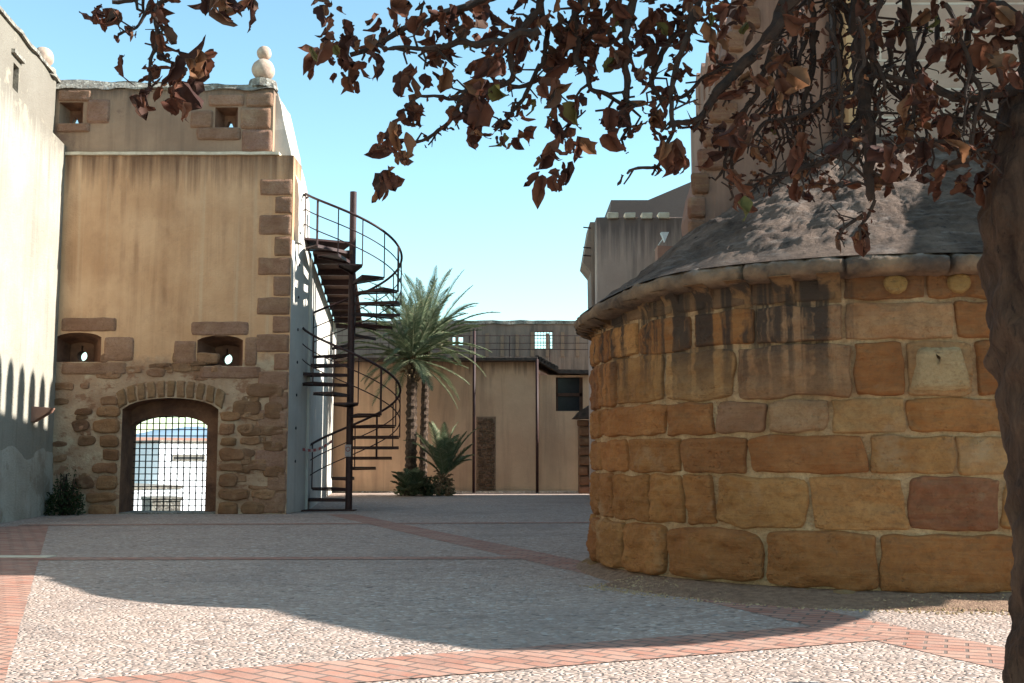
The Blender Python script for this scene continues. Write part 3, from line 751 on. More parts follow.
# voussoirs
cxg = -7.91; 
nv_ = 11
for i in range(nv_):
    f0, f1 = i/nv_, (i+1)/nv_
    def vmap(u, v, d):
        x = -9.12 + 2.42*u; zb = 2.26 + 0.40*math.sqrt(max(0, 1-(2*u-1)**2*0.96)); tilt = (u-0.5)*0.45*(v)
        return Vector((x + tilt, TY - d, zb + v))
    stone(bm, vmap, f0+0.004, f1-0.004, 0.01, 0.42+0.05*nz(i, 3), 0.03, vary((0.33, 0.21, 0.115), 0.12), lay, n=9, seed=i*5.5, rough=0.01, sink=0.03)
# irregular jamb stones either side and eroded wall stones
for side in (-1, 1):
    z_ = -0.05; i = 0
    while z_ < 2.3:
        h_ = random.uniform(0.24, 0.40); wd = random.uniform(0.35, 0.75)
        xa, xb = ((-9.06-wd, -9.06) if side < 0 else (-6.76, -6.76+wd))
        stone(bm, face, xa, xb, z_, z_+h_-0.03, 0.05, vary((0.34, 0.19, 0.10), 0.2), lay, n=4, seed=i+side*9, rough=0.035); 
        if side > 0 and random.random() < 0.75: stone(bm, face, xb+0.05, min(TXR-0.02, xb+0.1+random.uniform(.3, .6)), z_+0.02, z_+h_-0.03, 0.04, vary((0.36, 0.22, 0.13), 0.25), lay, n=3, seed=i*3, rough=0.04)
        if side < 0 and random.random() < 0.6: stone(bm, face, max(TXL+.1, xa-0.5), xa-0.06, z_+0.02, z_+h_-0.05, 0.03, vary((0.26, 0.15, 0.09), 0.25), lay, n=3, seed=i*3, rough=0.04)
        z_ += h_; i += 1
for i in range(34):
    x_ = random.choice((random.uniform(TXL+.15, -9.5), random.uniform(-6.4, TXR-.6), random.uniform(-9.6, -6.4))); z_ = random.uniform(0.1, 3.3)
    if -9.6 < x_ < -6.4: z_ = random.uniform(3.05, 3.5)
    l_ = random.uniform(.2, .6); stone(bm, face, x_-l_/2, x_+l_/2, z_, z_+random.uniform(.1, .26), 0.012, vary((0.33, 0.20, 0.12), 0.25), lay, n=random.uniform(2.2, 5), seed=i*2.9, rough=0.035)
for (x0, x1, y0, y1) in ((245, 285, 383, 398), (232, 262, 400, 416), (264, 284, 402, 420), (255, 284, 425, 436), (100, 118, 395, 406), (262, 286, 465, 478), (263, 284, 440, 452), (240, 262, 425, 437)): rect(x0, x1, y0, y1, (0.29, 0.17, 0.10), 0.035, 4, 0.03)
obj('gate_surround', bm, M['stone2'], tower)
# grille
bm = bmesh.new(); gy = TY+0.86
gx0, gx1 = -9.03, -7.21
def arch_h(x): f_ = (x-gx0)/(gx1-gx0); return 1.95 + 0.32*math.sqrt(max(0, 1-(2*f_-1)**2*0.92))
n = 12
for i in range(1, n):
    x = gx0 + (gx1-gx0)*i/n; tube(bm, [(x, gy, 0), (x, gy, arch_h(x))], 0.016, 6)
for k in range(1, 16):
    z = k*0.15
    xs_ok = [x for x in [gx0 + (gx1-gx0)*j/60 for j in range(61)] if arch_h(x) > z]
    if xs_ok: tube(bm, [(xs_ok[0], gy-0.015, z), (xs_ok[-1], gy-0.015, z)], 0.013, 6)
obj('iron_grille', bm, M['grille'], tower)
bm = bmesh.new(); box(bm, gx0, gx1+0.4, TY-0.0, TY+1.0, -0.05, 0.03); obj('threshold', bm, M['coping'], tower, bevel=0.01)
# finial
def finial(name, label, c, r1, r2=0):
    r = thing(name, label, 'finial', c, 'stone ball finials')
    bm = bmesh.new(); tube(bm, [(c[0], c[1], c[2]-0.1), (c[0], c[1], c[2]+0.1), (c[0], c[1], c[2]+0.16)], [r1*1.35, r1*1.2, r1*0.6], 14); obj('pedestal', bm, M['coping'], r)
    bm = bmesh.new(); bmesh.ops.create_uvsphere(bm, u_segments=24, v_segments=16, radius=r1, matrix=Matrix.Translation((c[0], c[1], c[2]+0.14+r1*0.95))); roughen(bm, 0.015, 5)
    obj('ball', bm, M['ball'], r, smooth=True)
    if r2:
        bm = bmesh.new(); bmesh.ops.create_uvsphere(bm, u_segments=20, v_segments=14, radius=r2, matrix=Matrix.Translation((c[0]+0.01, c[1], c[2]+0.14+r1*1.95+r2*0.85))); roughen(bm, 0.01, 6)
        obj('ball', bm, M['ball'], r, smooth=True)
f_ = yp(263, 84, TY+0.3); finial('ball_finial', 'double stone ball finial on the right end of the gate tower parapet', (f_.x, f_.y, f_.z-0.05), 0.27, 0.175)

# ------------------------------------------------------------------ left court wall
wdir = Vector((-10.1+10.6, 21.7-25.5, 0)).normalized()
def lw(t_, off, z): p = Vector((-10.6, 25.5, 0)) + wdir*t_; nrm = Vector((-wdir.y, wdir.x, 0)); p = p + (-nrm)*off*-1; return Vector((p.x, p.y, z))
# off > 0 is towards the court
lwall = thing('court_wall', 'tall pale limewashed wall on the left with stepped parapet and stained foot', 'wall', (-10.6, 24, 0))
nn = Vector((-wdir.y, wdir.x, 0)); 
if nn.x < 0: nn = -nn
def L(t_, off, z): p = Vector((-10.6, 25.5, 0)) + wdir*t_ + nn*off; return Vector((p.x, p.y, z))
bm = bmesh.new(); prism(bm, [L(0, 0, -0.1), L(20, 0, -0.1), L(20, -0.9, -0.1), L(0, -0.9, -0.1)], (0, 0, 8.75)); obj('wall_face', bm, M['white'], lwall)
bm = bmesh.new(); prism(bm, [L(0, -0.28, 8.65), L(20, -0.28, 8.65), L(20, -0.85, 8.65), L(0, -0.85, 8.65)], (0, 0, 1.6))
parl = obj('parapet', bm, M['white'], lwall)
q = L(2.9, -0.28, 9.15)
c = bmesh.new(); prism(c, [L(2.75, 0.1, 9.0), L(3.12, 0.1, 9.0), L(3.12, -0.6, 9.0), L(2.75, -0.6, 9.0)], (0, 0, 0.55)); cut(parl, [c])
bm = bmesh.new(); prism(bm, [L(2.6, -0.2, 9.7), L(3.3, -0.2, 9.7), L(3.3, -0.3, 9.7), L(2.6, -0.3, 9.7)], (0, 0, 0.08)); obj('lintel', bm, M['coping'], lwall)
bm = bmesh.new(); prism(bm, [L(-0.3, -0.22, 10.25), L(20, -0.22, 10.25), L(20, -0.9, 10.25), L(-0.3, -0.9, 10.25)], (0, 0, 0.08)); subdivide_obj(bm, 0.5); roughen(bm, 0.04, 2); obj('coping', bm, M['coping'], lwall)
# rough eroded footing
bm = bmesh.new(); g = []
for j in range(14):
    row = []
    for i in range(90):
        t_ = i*0.16; z = -0.05 + j/13*(1.55 + 0.5*nz(t_*0.8, 4)); d = 0.05*(1-j/13)**0.6 + 0.035*nz(t_*3, z*3) + (0.004 if j < 13 else -0.03)
        row.append(bm.verts.new(L(t_, max(d, 0.004) if j < 13 else -0.02, z)))
    g.append(row)
for j in range(13):
    for i in range(89): bm.faces.new((g[j][i], g[j][i+1], g[j+1][i+1], g[j+1][i]))
M['foot'] = plaster('eroded_footing', (0.52, 0.48, 0.40), (0.38, 0.33, 0.26), (0.26, 0.2, 0.15), 0.5, 2, (0.30, 0.25, 0.19), bump=0.9)
obj('footing', bm, M['foot'], lwall, smooth=True)
c = L(1.55, 0, 1.3 + 45/46)
bm = bmesh.new(); prism(bm, [L(1.45, -0.1, c.z+0.12), L(1.45, 0.42, c.z+0.08), L(1.45, 0.36, c.z-0.02), L(1.45, 0.05, c.z-0.22), L(1.45, -0.1, c.z-0.25)], wdir*0.32)
obj('stone_spout', bm, M['redtile'], lwall, bevel=0.02)
p = L(0.35, -0.5, 10.3); finial('ball_finial', 'single round stone ball on top of the pale left wall beside the tower', (p.x, p.y, p.z), 0.24)

# ------------------------------------------------------------------ curtain wall with walkway
cw = thing('curtain_wall', 'whitewashed curtain wall running back behind the spiral staircase', 'wall', (-5, 27, 0))
def CWp(f_, z, off=0): return Vector((-4.95 + off + (-6.75+4.95)*f_, 26.9 + (42-26.9)*f_, z))
bm = bmesh.new(); prism(bm, [CWp(0, -0.1), CWp(1, -0.1), CWp(1, -0.1, -1.0), CWp(0, -0.1, -1.0)], (0, 0, 6.3))
obj('wall_face', bm, M['whitelow'], cw)
bm = bmesh.new(); prism(bm, [CWp(0, 6.2, -0.3), CWp(1, 6.2, -0.3), CWp(1, 6.2, -0.9), CWp(0, 6.2, -0.9)], (0, 0, 0.05)); obj('coping', bm, M['coping'], cw)
walk = thing('wall_walk_deck', 'dark timber walkway deck cantilevered from the whitewashed wall behind the stair landing', 'walkway', (-4.4, 30, 6.2))
bm = bmesh.new(); prism(bm, [CWp(0.0, 6.30, 0.01), CWp(1, 6.30, 0.01), CWp(1, 6.30, 1.0), CWp(0.0, 6.30, 1.0)], (0, 0, 0.1)); obj('planking', bm, M['deck'], walk)
for i in range(9):
    f_ = 0.03 + i*0.115; bm = bmesh.new(); prism(bm, [CWp(f_, 6.14, 0.01), CWp(f_+0.006, 6.14, 0.01), CWp(f_+0.006, 6.14, 0.98), CWp(f_, 6.14, 0.98)], (0, 0, 0.157)); obj('joist', bm, M['iron'], walk)

# ------------------------------------------------------------------ spiral staircase
SX, SY, SR, RIS = -3.97, 27.0, 1.22, 0.2535
st = thing('spiral_staircase', 'dark rusty iron spiral staircase winding up round a central post beside the gate tower', 'staircase', (SX, SY, 0))
bm = bmesh.new(); tube(bm, [(SX, SY, 0), (SX, SY, 7.9)], 0.085, 16); box(bm, SX-0.17, SX+0.17, SY-0.17, SY+0.17, 0, 0.03)
obj('central_post', bm, M['iron'], st)
DA = 27.5
def edge_a(k): return R(92 + DA*(5-k))
def tread(k, last=False):
    a0, a1 = edge_a(k), edge_a(k+1); z = (k-1)*RIS + 0.04
    bm = bmesh.new(); P = [(SX, SY, z-0.035)]
    for i in range(5): a_ = a0 + (a1-a0)*i/4; P.append((SX + (SR-0.02)*math.cos(a_), SY + (SR-0.02)*math.sin(a_), z-0.035))
    prism(bm, P, (0, 0, 0.035))
    c0 = Vector((SX, SY, z-0.07)); a_ = a1
    for a_ in (a0, a1):       # downturned edges
        e = Vector((SX+(SR-0.02)*math.cos(a_), SY+(SR-0.02)*math.sin(a_), z-0.075)); nn_ = Vector((-math.sin(a_), math.cos(a_), 0))*0.006
        s_ = Vector((SX+0.08*math.cos(a_), SY+0.08*math.sin(a_), z-0.075))
        prism(bm, [s_-nn_, e-nn_, e+nn_, s_+nn_], (0, 0, 0.038))
    obj('tread', bm, M['iron'], st)
NK = 26
for k in range(1, NK+1): tread(k)
# landing: quarter plate towards the wall plus bridge to the walkway
zl = NK*RIS + 0.04
bm = bmesh.new(); a0 = edge_a(NK+1); P = [(SX, SY, zl-0.05)]
for i in range(7): a_ = a0 + R(-95)*i/6; P.append((SX + SR*math.cos(a_), SY + SR*math.sin(a_), zl-0.05))
prism(bm, P, (0, 0, 0.05)); obj('landing', bm, M['iron'], st)
# balusters & rails
RH = 1.13
def hpt(a_deg_k, dz): 
    a_ = edge_a(a_deg_k); return Vector((SX + SR*math.cos(a_), SY + SR*math.sin(a_), (a_deg_k-1)*RIS + dz))
for k in range(1, NK+2):
    bm = bmesh.new(); p = hpt(k, 0)
    thick = 0.028 if k % 4 == 2 else 0.016
    tube(bm, [p, hpt(k, 0) + Vector((0, 0, RH + (RIS if 0 else 0)))], thick, 6); obj('baluster', bm, M['iron'], st)
for dz, rad in ((RH, 0.030), (RH*0.66, 0.014), (RH*0.33, 0.014)):
    bm = bmesh.new(); P = [hpt(1 + i/6, dz) for i in range(NK*6+1)]
    if dz == RH: P = [P[0] + Vector((0.0, 0.0, -0.0))] + P[1:]
    # level guard rail on the landing, then across to the tower
    tail = []
    for i in range(1, 4):
        a_ = edge_a(NK+1) - R(8)*i; tail.append(Vector((SX + SR*math.cos(a_), SY + SR*math.sin(a_), NK*RIS + dz)))
    tail.append(Vector((TXR+0.1, tail[-1].y - 0.1, NK*RIS + dz)))
    tube(bm, P + tail, rad, 8); obj('handrail' if dz == RH else 'guard_rail', bm, M['iron'], st, smooth=True)
# newel flags: paper sign on post, barrier tape
bm = bmesh.new(); c = yp(348, 450, SY-0.1); box(bm, c.x-0.075, c.x+0.075, SY-0.105, SY-0.095, c.z-0.16, c.z+0.13)
sg = obj('warning_sign', bm, M['sign']); tag(sg, 'small faded white warning sign fixed to the staircase post', 'sign')
bm = bmesh.new(); 
for i in range(20):
    a_ = 2*math.pi*i/20; b_ = 2*math.pi*(i+1)/20
    v = [bm.verts.new((c.x + r_*math.cos(t_), SY-0.109, c.z+0.02 + r_*math.sin(t_))) for r_, t_ in ((0.06, a_), (0.06, b_), (0.042, b_), (0.042, a_))]; bm.faces.new(v)
obj('prohibition_ring', bm, M['red'], sg)
tp = thing('barrier_tape', 'torn red and white barrier tape tied across the foot of the staircase', 'tape', (SX-0.8, SY-0.5, 1.3))
a = Vector((SX-1.12, SY-0.45, 1.5)); b = Vector((SX-0.35, SY-0.5, 1.68)); nseg = 12
for cidx, nm, mt in ((0, 'white_band', M['sign']), (1, 'red_band', M['red'])):
    for i in range(nseg):
        if i % 2 != cidx: continue
        bm = bmesh.new()
        P = []
        for f_ in (i/nseg, (i+1)/nseg):
            p = a.lerp(b, f_); p.z -= 0.12*math.sin(math.pi*f_) ; P.append(p)
        tw = 0.035
        v = [bm.verts.new(P[0]+Vector((0, 0, -tw))), bm.verts.new(P[1]+Vector((0, 0.01, -tw))), bm.verts.new(P[1]+Vector((0, -0.01, tw))), bm.verts.new(P[0]+Vector((0, 0, tw)))]; bm.faces.new(v)
        ob = obj(nm, bm, mt, tp); sm = ob.modifiers.new('s', 'SOLIDIFY'); sm.thickness = 0.003

# ------------------------------------------------------------------ back building
BY = 41.0
back = thing('back_building', 'low ochre building with dark eaves and rubble-filled doorway across the rear of the court', 'building', (-3, BY, 0))
zl_, zr_ = yp(440, 362, BY).z, yp(536, 360, BY).z
xr1 = yp(537, 400, BY).x; xr2 = yp(590, 400, BY).x
bm = bmesh.new(); box(bm, -8.5, xr1, BY, BY+4, 0, zl_)
obj('wall', bm, M['ochre'], back)
bm = bmesh.new(); box(bm, xr1+0.002, xr2+3, BY+0.05, BY+3, 0, yp(570, 375, BY).z); side = obj('wall', bm, M['ochre'], back)
a = yp(556, 411, BY); b = yp(583, 377, BY)
c = bmesh.new(); box(c, a.x, b.x, BY-0.5, BY+0.5, a.z, b.z); cut(side, [c])
bm = bmesh.new(); box(bm, a.x, b.x, BY+0.35, BY+0.4, a.z, b.z); wd_ = obj('window', bm, M['glass'], back)
bm = bmesh.new(); m_ = (a.z+b.z)/2; box(bm, a.x, b.x, BY+0.25, BY+0.34, m_-0.07, m_+0.05); box(bm, a.x, a.x+0.08, BY+0.25, BY+0.34, a.z, b.z); box(bm, b.x-0.12, b.x, BY+0.25, BY+0.34, a.z, b.z)
obj('frame', bm, M['deck'], wd_)
# eaves and tiles
bm = bmesh.new(); box(bm, -8.5, xr1+0.02, BY-0.45, BY+4, zl_+0.003, zl_+0.14); roughen(bm, 0.01, 1); obj('eaves', bm, M['tile'], back, bevel=0.02)
bm = bmesh.new(); e0 = yp(537, 361, BY-0.3); e1 = yp(559, 373, BY-0.3); e2 = yp(600, 374, BY-0.3)
prism(bm, [e0, e1, e2, e2 + Vector((0, 0, 0.14)), e1 + Vector((0, 0, 0.14)), e0 + Vector((0, 0, 0.16))], (0, 3.2, 0)); obj('side_eaves', bm, M['tile'], back)
bm = bmesh.new()
for i in range(7):
    f_ = i/7; p = e0.lerp(e1, f_) + Vector((0, -0.1, 0.12)); tube(bm, [p, p + Vector((0, 3, 0))], 0.10, 8)
obj('ridge_tile', bm, M['tile'], back)
# rubble filled doorway
bm = bmesh.new(); lay = bm.loops.layers.float_color.new('Col'); a = yp(477, 492, BY); b = yp(495, 418, BY); z_ = 0
box_c = bmesh.new()
while z_ < b.z:
    x_ = a.x + random.uniform(-0.02, 0.05); h_ = random.uniform(0.1, 0.17)
    while x_ < b.x-0.05:
        l = random.uniform(0.12, 0.3); l = min(l, b.x-x_)
        stone(bm, lambda u, v, d: Vector((u, BY-d, v)), x_, x_+l-0.01, z_, z_+h_-0.01, 0.05, vary((0.17, 0.11, 0.075), 0.4), lay, nu=4, nv=3, n=3, seed=x_*7+z_*5, rough=0.02); x_ += l
    z_ += h_
obj('rubble_infill', bm, M['stone2'], back)
bm = bmesh.new(); box(bm, a.x-0.03, b.x+0.03, BY-0.006, BY+0.1, 0, b.z+0.05); obj('infill_mortar', bm, M['dirt'], back)
for px, yt in ((474, 330), (537, 360)):
    bm = bmesh.new(); p0_ = yp(px, 492, BY-0.15); zt = yp(px, yt, BY-0.15).z; tube(bm, [(p0_.x, BY-0.5, 0), (p0_.x, BY-0.5, zt)], 0.055, 8); obj('downpipe', bm, M['iron'], back, smooth=True)
bm = bmesh.new(); box(bm, -6.6, yp(586, 492, 40).x, BY-0.35, BY-0.002, -0.02, 0.05); obj('plinth', bm, M['coping'], back)
# rear battlement wall above
UY = 45.0
rear = thing('rear_battlement', 'dark weathered parapet wall with a barred square opening above the ochre building', 'wall', (-2, UY, 0))
z0_, z1_ = 3.0, yp(500, 324, UY).z
xa = yp(330, 330, UY).x; xb = yp(700, 330, UY).x
bm = bmesh.new(); box(bm, xa, xb, UY, UY+0.5, 0, z1_)
rw = obj('wall', bm, M['dark'], rear); cuts = []
for (x0, x1, y0, y1) in ((535, 552.5, 331, 348.5), (452, 463, 336, 345)):
    c = bmesh.new(); a = yp(x0, y1, UY); b = yp(x1, y0, UY); box(c, a.x, b.x, UY-0.5, UY+1, a.z, b.z); cuts.append(c)
cut(rw, cuts)
bm = bmesh.new(); a = yp(535, 348.5, UY); b = yp(552.5, 331, UY)
for i in range(1, 6): x = a.x + (b.x-a.x)*i/6; tube(bm, [(x, UY+0.2, a.z), (x, UY+0.2, b.z)], 0.010, 5)
for i in range(1, 5): z = a.z + (b.z-a.z)*i/5; tube(bm, [(a.x, UY+0.2, z), (b.x, UY+0.2, z)], 0.010, 5)
obj('window_bars', bm, M['grille'], rear)
bm = bmesh.new(); box(bm, xa-0.02, xb, UY-0.06, UY+0.56, z1_+0.002, z1_+0.14); subdivide_obj(bm, 0.4); roughen(bm, 0.07, 1.6); obj('coping', bm, M['coping'], rear)
for k_ in range(14):
    bm = bmesh.new(); x = yp(395, 340, UY).x + k_*0.62; h_ = random.uniform(0.8, 1.15); box(bm, x, x+0.14, UY-0.05, UY-0.002, z1_-1.35, z1_-1.35+h_)
    obj('pilaster_strip', bm, M['ochre'], rear)
bm = bmesh.new()
for z in (5.55, 5.8, 6.1): tube(bm, [(xa, UY-1.5, z), (xb-4, UY-1.5, z)], 0.014, 5)
for i in range(8): x = xa + 1 + i*1.6; tube(bm, [(x, UY-1.5, 4.8), (x, UY-1.5, 6.1)], 0.02, 5)
rl = obj('roof_railing', bm, M['iron']); tag(rl, 'thin iron railing along the flat roof of the ochre building', 'railing')

# ------------------------------------------------------------------ palms and shrubs
def frond(bm, base, az, el, L_, droop, n=26, w=0.36, curl=0.0):
    pts = []; p = Vector(base); e = el
    d_seg = L_/n
    for i in range(n+1):
        pts.append(p.copy()); f_ = i/n
        d = Vector((math.cos(az)*math.cos(e), math.sin(az)*math.cos(e), math.sin(e))); p = p + d*d_seg; e -= droop/n*(0.5+1.3*f_)
    tube(bm, pts, [0.022*(1-0.85*i/n)+0.003 for i in range(n+1)], 4)
    for i in range(3, n+1):
        f_ = i/n; t = (pts[i]-pts[i-1]).normalized(); side = t.cross(Vector((0, 0, 1))); 
        if side.length < 0.05: side = Vector((math.sin(az), -math.cos(az), 0))
        side.normalize(); up = side.cross(t)
        ll = w*math.sin(math.pi*min(1, 0.18+0.80*f_))**0.7*random.uniform(0.85, 1.1)
        for sg_ in (-1, 1):
            for sub in (0, 0.33, 0.67):
                q = pts[i-1].lerp(pts[i], sub)
                tip = q + (side*sg_*0.75 + t*0.75 + up*0.28*random.uniform(0.3, 1.3)).normalized()*ll + Vector((0, 0, -0.18*ll))
                wv = t*0.011
                v = [bm.verts.new(q-wv), bm.verts.new(q+wv), bm.verts.new(q.lerp(tip, 0.55)+wv*0.9+Vector((0, 0, 0.02))), bm.verts.new(tip), bm.verts.new(q.lerp(tip, 0.55)-wv*0.9+Vector((0, 0, 0.02)))]
                bm.faces.new(v)
def palm(label, x, y, z_top, tr, nf, fl, with_skirt=True, lo=-25, grp='date palms', zbase=0.0, lean=0.0, name='palm_tree'):
    r = thing(name, label, 'palm', (x, y, zbase), grp)
    if z_top > 0.8:
        bm = bmesh.new(); n = int(z_top*9); P = []; RR = []
        for i in range(n+1):
            f_ = i/n; P.append((x + lean*f_*f_, y, z_top*f_)); RR.append(tr*(1.25 if i == 0 else (1.0 + (0.13 if i % 2 else -0.08)))*(1-0.12*f_))
        tube(bm, P, RR, 12, wob=0.25); obj('trunk', bm, M['palmtrunk'], r)
    c = Vector((x+lean, y, z_top))
    bm = bmesh.new()
    for i in range(nf):
        az = i*2.39996 + random.uniform(-.2, .2); f_ = (i+0.5)/nf; el = R(88 - (88-lo)*f_**1.15) + random.uniform(-.1, .1)
        frond(bm, c + Vector((math.cos(az)*0.08, math.sin(az)*0.08, 0.1*(1-f_))), az, el, fl*random.uniform(0.82, 1.05)*(0.8+0.2*math.sin(math.pi*min(1, f_+.2))), R(random.uniform(18, 55)))
    obj('crown', bm, M['frond'], r)
    if with_skirt:
        bm = bmesh.new()
        for i in range(60):
            az = random.random()*6.28; z0 = random.uniform(-0.75, 0.05); p = c + Vector((math.cos(az)*tr, math.sin(az)*tr, z0)); l = random.uniform(0.2, 0.5)
            tube(bm, [p, p + Vector((math.cos(az)*0.10, math.sin(az)*0.10, l*0.3)), p + Vector((math.cos(az)*(0.1+l*0.3), math.sin(az)*(0.1+l*0.3), l*0.2))], [0.035, 0.03, 0.012], 4)
        obj('old_leaf_bases', bm, M['deadfrond'], r)
    return r
pa = yp(412, 375, 37.5); palm('tall date palm with pale shaggy trunk, just right of the spiral staircase', pa.x, 37.5, yp(412, 360, 37.5).z, 0.19, 56, 2.9, lo=-32)
pa = yp(424, 375, 38.6); palm('tall palm with slim dark trunk, standing close behind the shaggy one', pa.x, 38.6, yp(424, 345, 38.6).z, 0.14, 44, 3.0, False, lo=-15, lean=0.1)
pa = yp(441, 480, 37.2); palm('young short palm with upright green fronds right of the two tall palms', pa.x+0.1, 37.2, 0.7, 0.14, 20, 1.85, True, lo=38)
pa = yp(411, 480, 37.0); palm('small spiky offshoot at the foot of the shaggy palm', pa.x, 37.0, 0.15, 0.1, 16, 0.85, False, lo=15, grp='low plants at the palms', name='palm_offshoot')
def shrub(name, label, x, y, rx, ry, h, n, leaf=0.06, mat='bush', grp=None):
    r = thing(name, label, 'shrub', (x, y, 0), grp); bm = bmesh.new(); bs = bmesh.new()
    for i in range(n):
        a_ = random.random()*6.28; q = random.random()**0.5; p = Vector((x + rx*q*math.cos(a_), y + ry*q*math.sin(a_), h*random.random()*math.sqrt(max(0.02, 1-q*q*0.9))*(0.75+0.5*nz(a_*1.5, q*2, x))))
        d = Vector((random.uniform(-1, 1), random.uniform(-1, 1), random.uniform(-0.2, 1))).normalized(); s_ = d.cross(Vector((random.random(), random.random(), random.random()))).normalized(); l = leaf*random.uniform(0.6, 1.4)
        v = [bm.verts.new(p), bm.verts.new(p + d*l*0.5 + s_*l*0.28), bm.verts.new(p + d*l), bm.verts.new(p + d*l*0.5 - s_*l*0.28)]; bm.faces.new(v)
    for i in range(14):
        a_ = random.random()*6.28; q = random.random(); tube(bs, [(x + 0.1*math.cos(a_), y + 0.1*math.sin(a_), 0), (x + rx*q*0.7*math.cos(a_), y + ry*q*0.7*math.sin(a_), h*0.8)], [0.02, 0.006], 4)
    obj('foliage', bm, M[mat], r); obj('stem', bs, M['twig'], r)
pa = gp(438, 491); shrub('shrub', 'low dark green shrub spreading under the young palm', pa.x-0.1, 37.6, 1.0, 0.5, 0.85, 1500, 0.13, 'frond', 'low plants at the palms')
p = yp(66, 500, TY-0.45); shrub('shrub', 'dark bush in the corner between left wall and gate tower', p.x, TY-0.5, 0.42, 0.35, 1.15, 1500, 0.07)

# ------------------------------------------------------------------ town seen through the gate
def house(name, label, px, Y, wdt, dep, zt, rot, z0=-4, wins=(), mat='paint', roof=None, grp='whitewashed houses outside the gate'):
    c = yp(px, 457, Y); r = thing(name, label, 'house', (c.x, Y, z0), grp); r['label'] = label
    ca, sa = math.cos(rot), math.sin(rot)
    def T(x, y, z): return Vector((c.x + x*ca - y*sa, Y + x*sa + y*ca, z))
    bm = bmesh.new(); prism(bm, [T(-wdt/2, 0, z0), T(wdt/2, 0, z0), T(wdt/2, dep, z0), T(-wdt/2, dep, z0)], (0, 0, zt-z0)); obj('wall', bm, M[mat], r)
    bm = bmesh.new()
    if roof: prism(bm, [T(-wdt/2-.2, -.2, zt+.003), T(wdt/2+.2, -.2, zt+.003), T(wdt/2+.2, dep/2, zt+1.0), T(-wdt/2-.2, dep/2, zt+1.0)], (0, 0, 0.12))
    else: prism(bm, [T(-wdt/2-.05, -.05, zt+.003), T(wdt/2+.05, -.05, zt+.003), T(wdt/2+.05, dep, zt+.003), T(-wdt/2-.05, dep, zt+.003)], (0, 0, 0.15))
    obj('roof', bm, M['redtile' if roof else 'coping'], r)
    for (x, z, w_, h_) in wins:
        bm = bmesh.new(); prism(bm, [T(x-w_/2, -0.03, z), T(x+w_/2, -0.03, z), T(x+w_/2, 0.02, z), T(x-w_/2, 0.02, z)], (0, 0, h_)); fr = obj('window', bm, M['coping'], r)
        bm = bmesh.new(); prism(bm, [T(x-w_/2+.08, -0.05, z+.08), T(x+w_/2-.08, -0.05, z+.08), T(x+w_/2-.08, -0.031, z+.08), T(x-w_/2+.08, -0.031, z+.08)], (0, 0, h_-.16)); obj('pane', bm, M['glass'], fr)
house('town_house', 'large white house filling the right side of the gate view', 199, 58, 4.6, 8, 2.0, R(48), wins=((-0.6, 1.1, 1.9, .3), (0.9, -0.2, .5, .7)))
house('town_house', 'low white house with slatted front at the left of the gate view', 150, 50, 3.0, 6, -0.15, R(40), wins=((0.6, -0.9, .35, .3),))
house('town_house', 'stone-coloured house with brownish walls behind the low white house', 150, 66, 4.5, 6, 1.2, R(42), mat='rubble', roof=True, wins=((-.6, -0.2, .5, .6), (0.9, -0.2, .5, .6)))
house('town_house', 'small grey shed in front of the large white house', 168, 47, 1.2, 2, -0.55, R(30), mat='coping')
house('town_house', 'distant pale house below the blue hills', 180, 95, 9, 8, 1.9, R(45), roof=True, wins=((-2, 0.2, .8, 1), (1.5, .2, .8, 1)))
bm = bmesh.new(); pts = []
n = 60; g = []
for j in range(8):
    row = []
    for i in range(n):
        x = -700 + 900*i/n; f_ = j/7; z = -4 + (38 + 16*nz(i*0.13, 2) + 6*nz(i*0.5, 7))*f_; row.append(bm.verts.new((x, 900 + 300*f_, z)))
    g.append(row)
for j in range(7):
    for i in range(n-1): bm.faces.new((g[j][i], g[j][i+1], g[j+1][i+1], g[j+1][i]))
struct(obj('hills', bm, M['hill'], smooth=True))

# ------------------------------------------------------------------ foreground tree
random.seed(21)
tree = thing('plane_tree', 'bare-branched tree with flaking bark and withered brown leaves hanging over the court at the right', 'tree', (2.3, 4.6, 0))
bm = bmesh.new(); TD = 4.6
ctr = [(1062, 760, .24), (1056, 690, .225), (1062, 600, .215), (1052, 450, .215), (1036, 300, .235), (1032, 200, .235), (1044, 100, .23), (1060, 0, .22), (1062, -120, .20), (1040, -260, .17)]
P = [yp(x + (20 if y < 120 else 9), y, TD) for x, y, r_ in ctr]; RR0 = [r_ for *_, r_ in ctr]
P.insert(0, Vector((P[0].x+0.02, TD, -0.05))); RR0.insert(0, 0.30)
PP = smooth_path(P, 30); RRs = []
for i in range(len(PP)):
    f_ = i/30; k = min(int(f_), len(RR0)-2); RRs.append(RR0[k] + (RR0[k+1]-RR0[k])*(f_-k))
tube(bm, PP, RRs, 90, wob=0.16)
for v in bm.verts: 
    v.co += (v.co - Vector((2.33, TD, v.co.z))).normalized() * (0.03*nz(v.co.x*14, v.co.y*14, v.co.z*6) + 0.012*noise.fractal(v.co*13, 0.7, 2.1, 4))
obj('trunk', bm, M['bark'], tree, smooth=True)
bmB = bmesh.new(); branch_pts = []
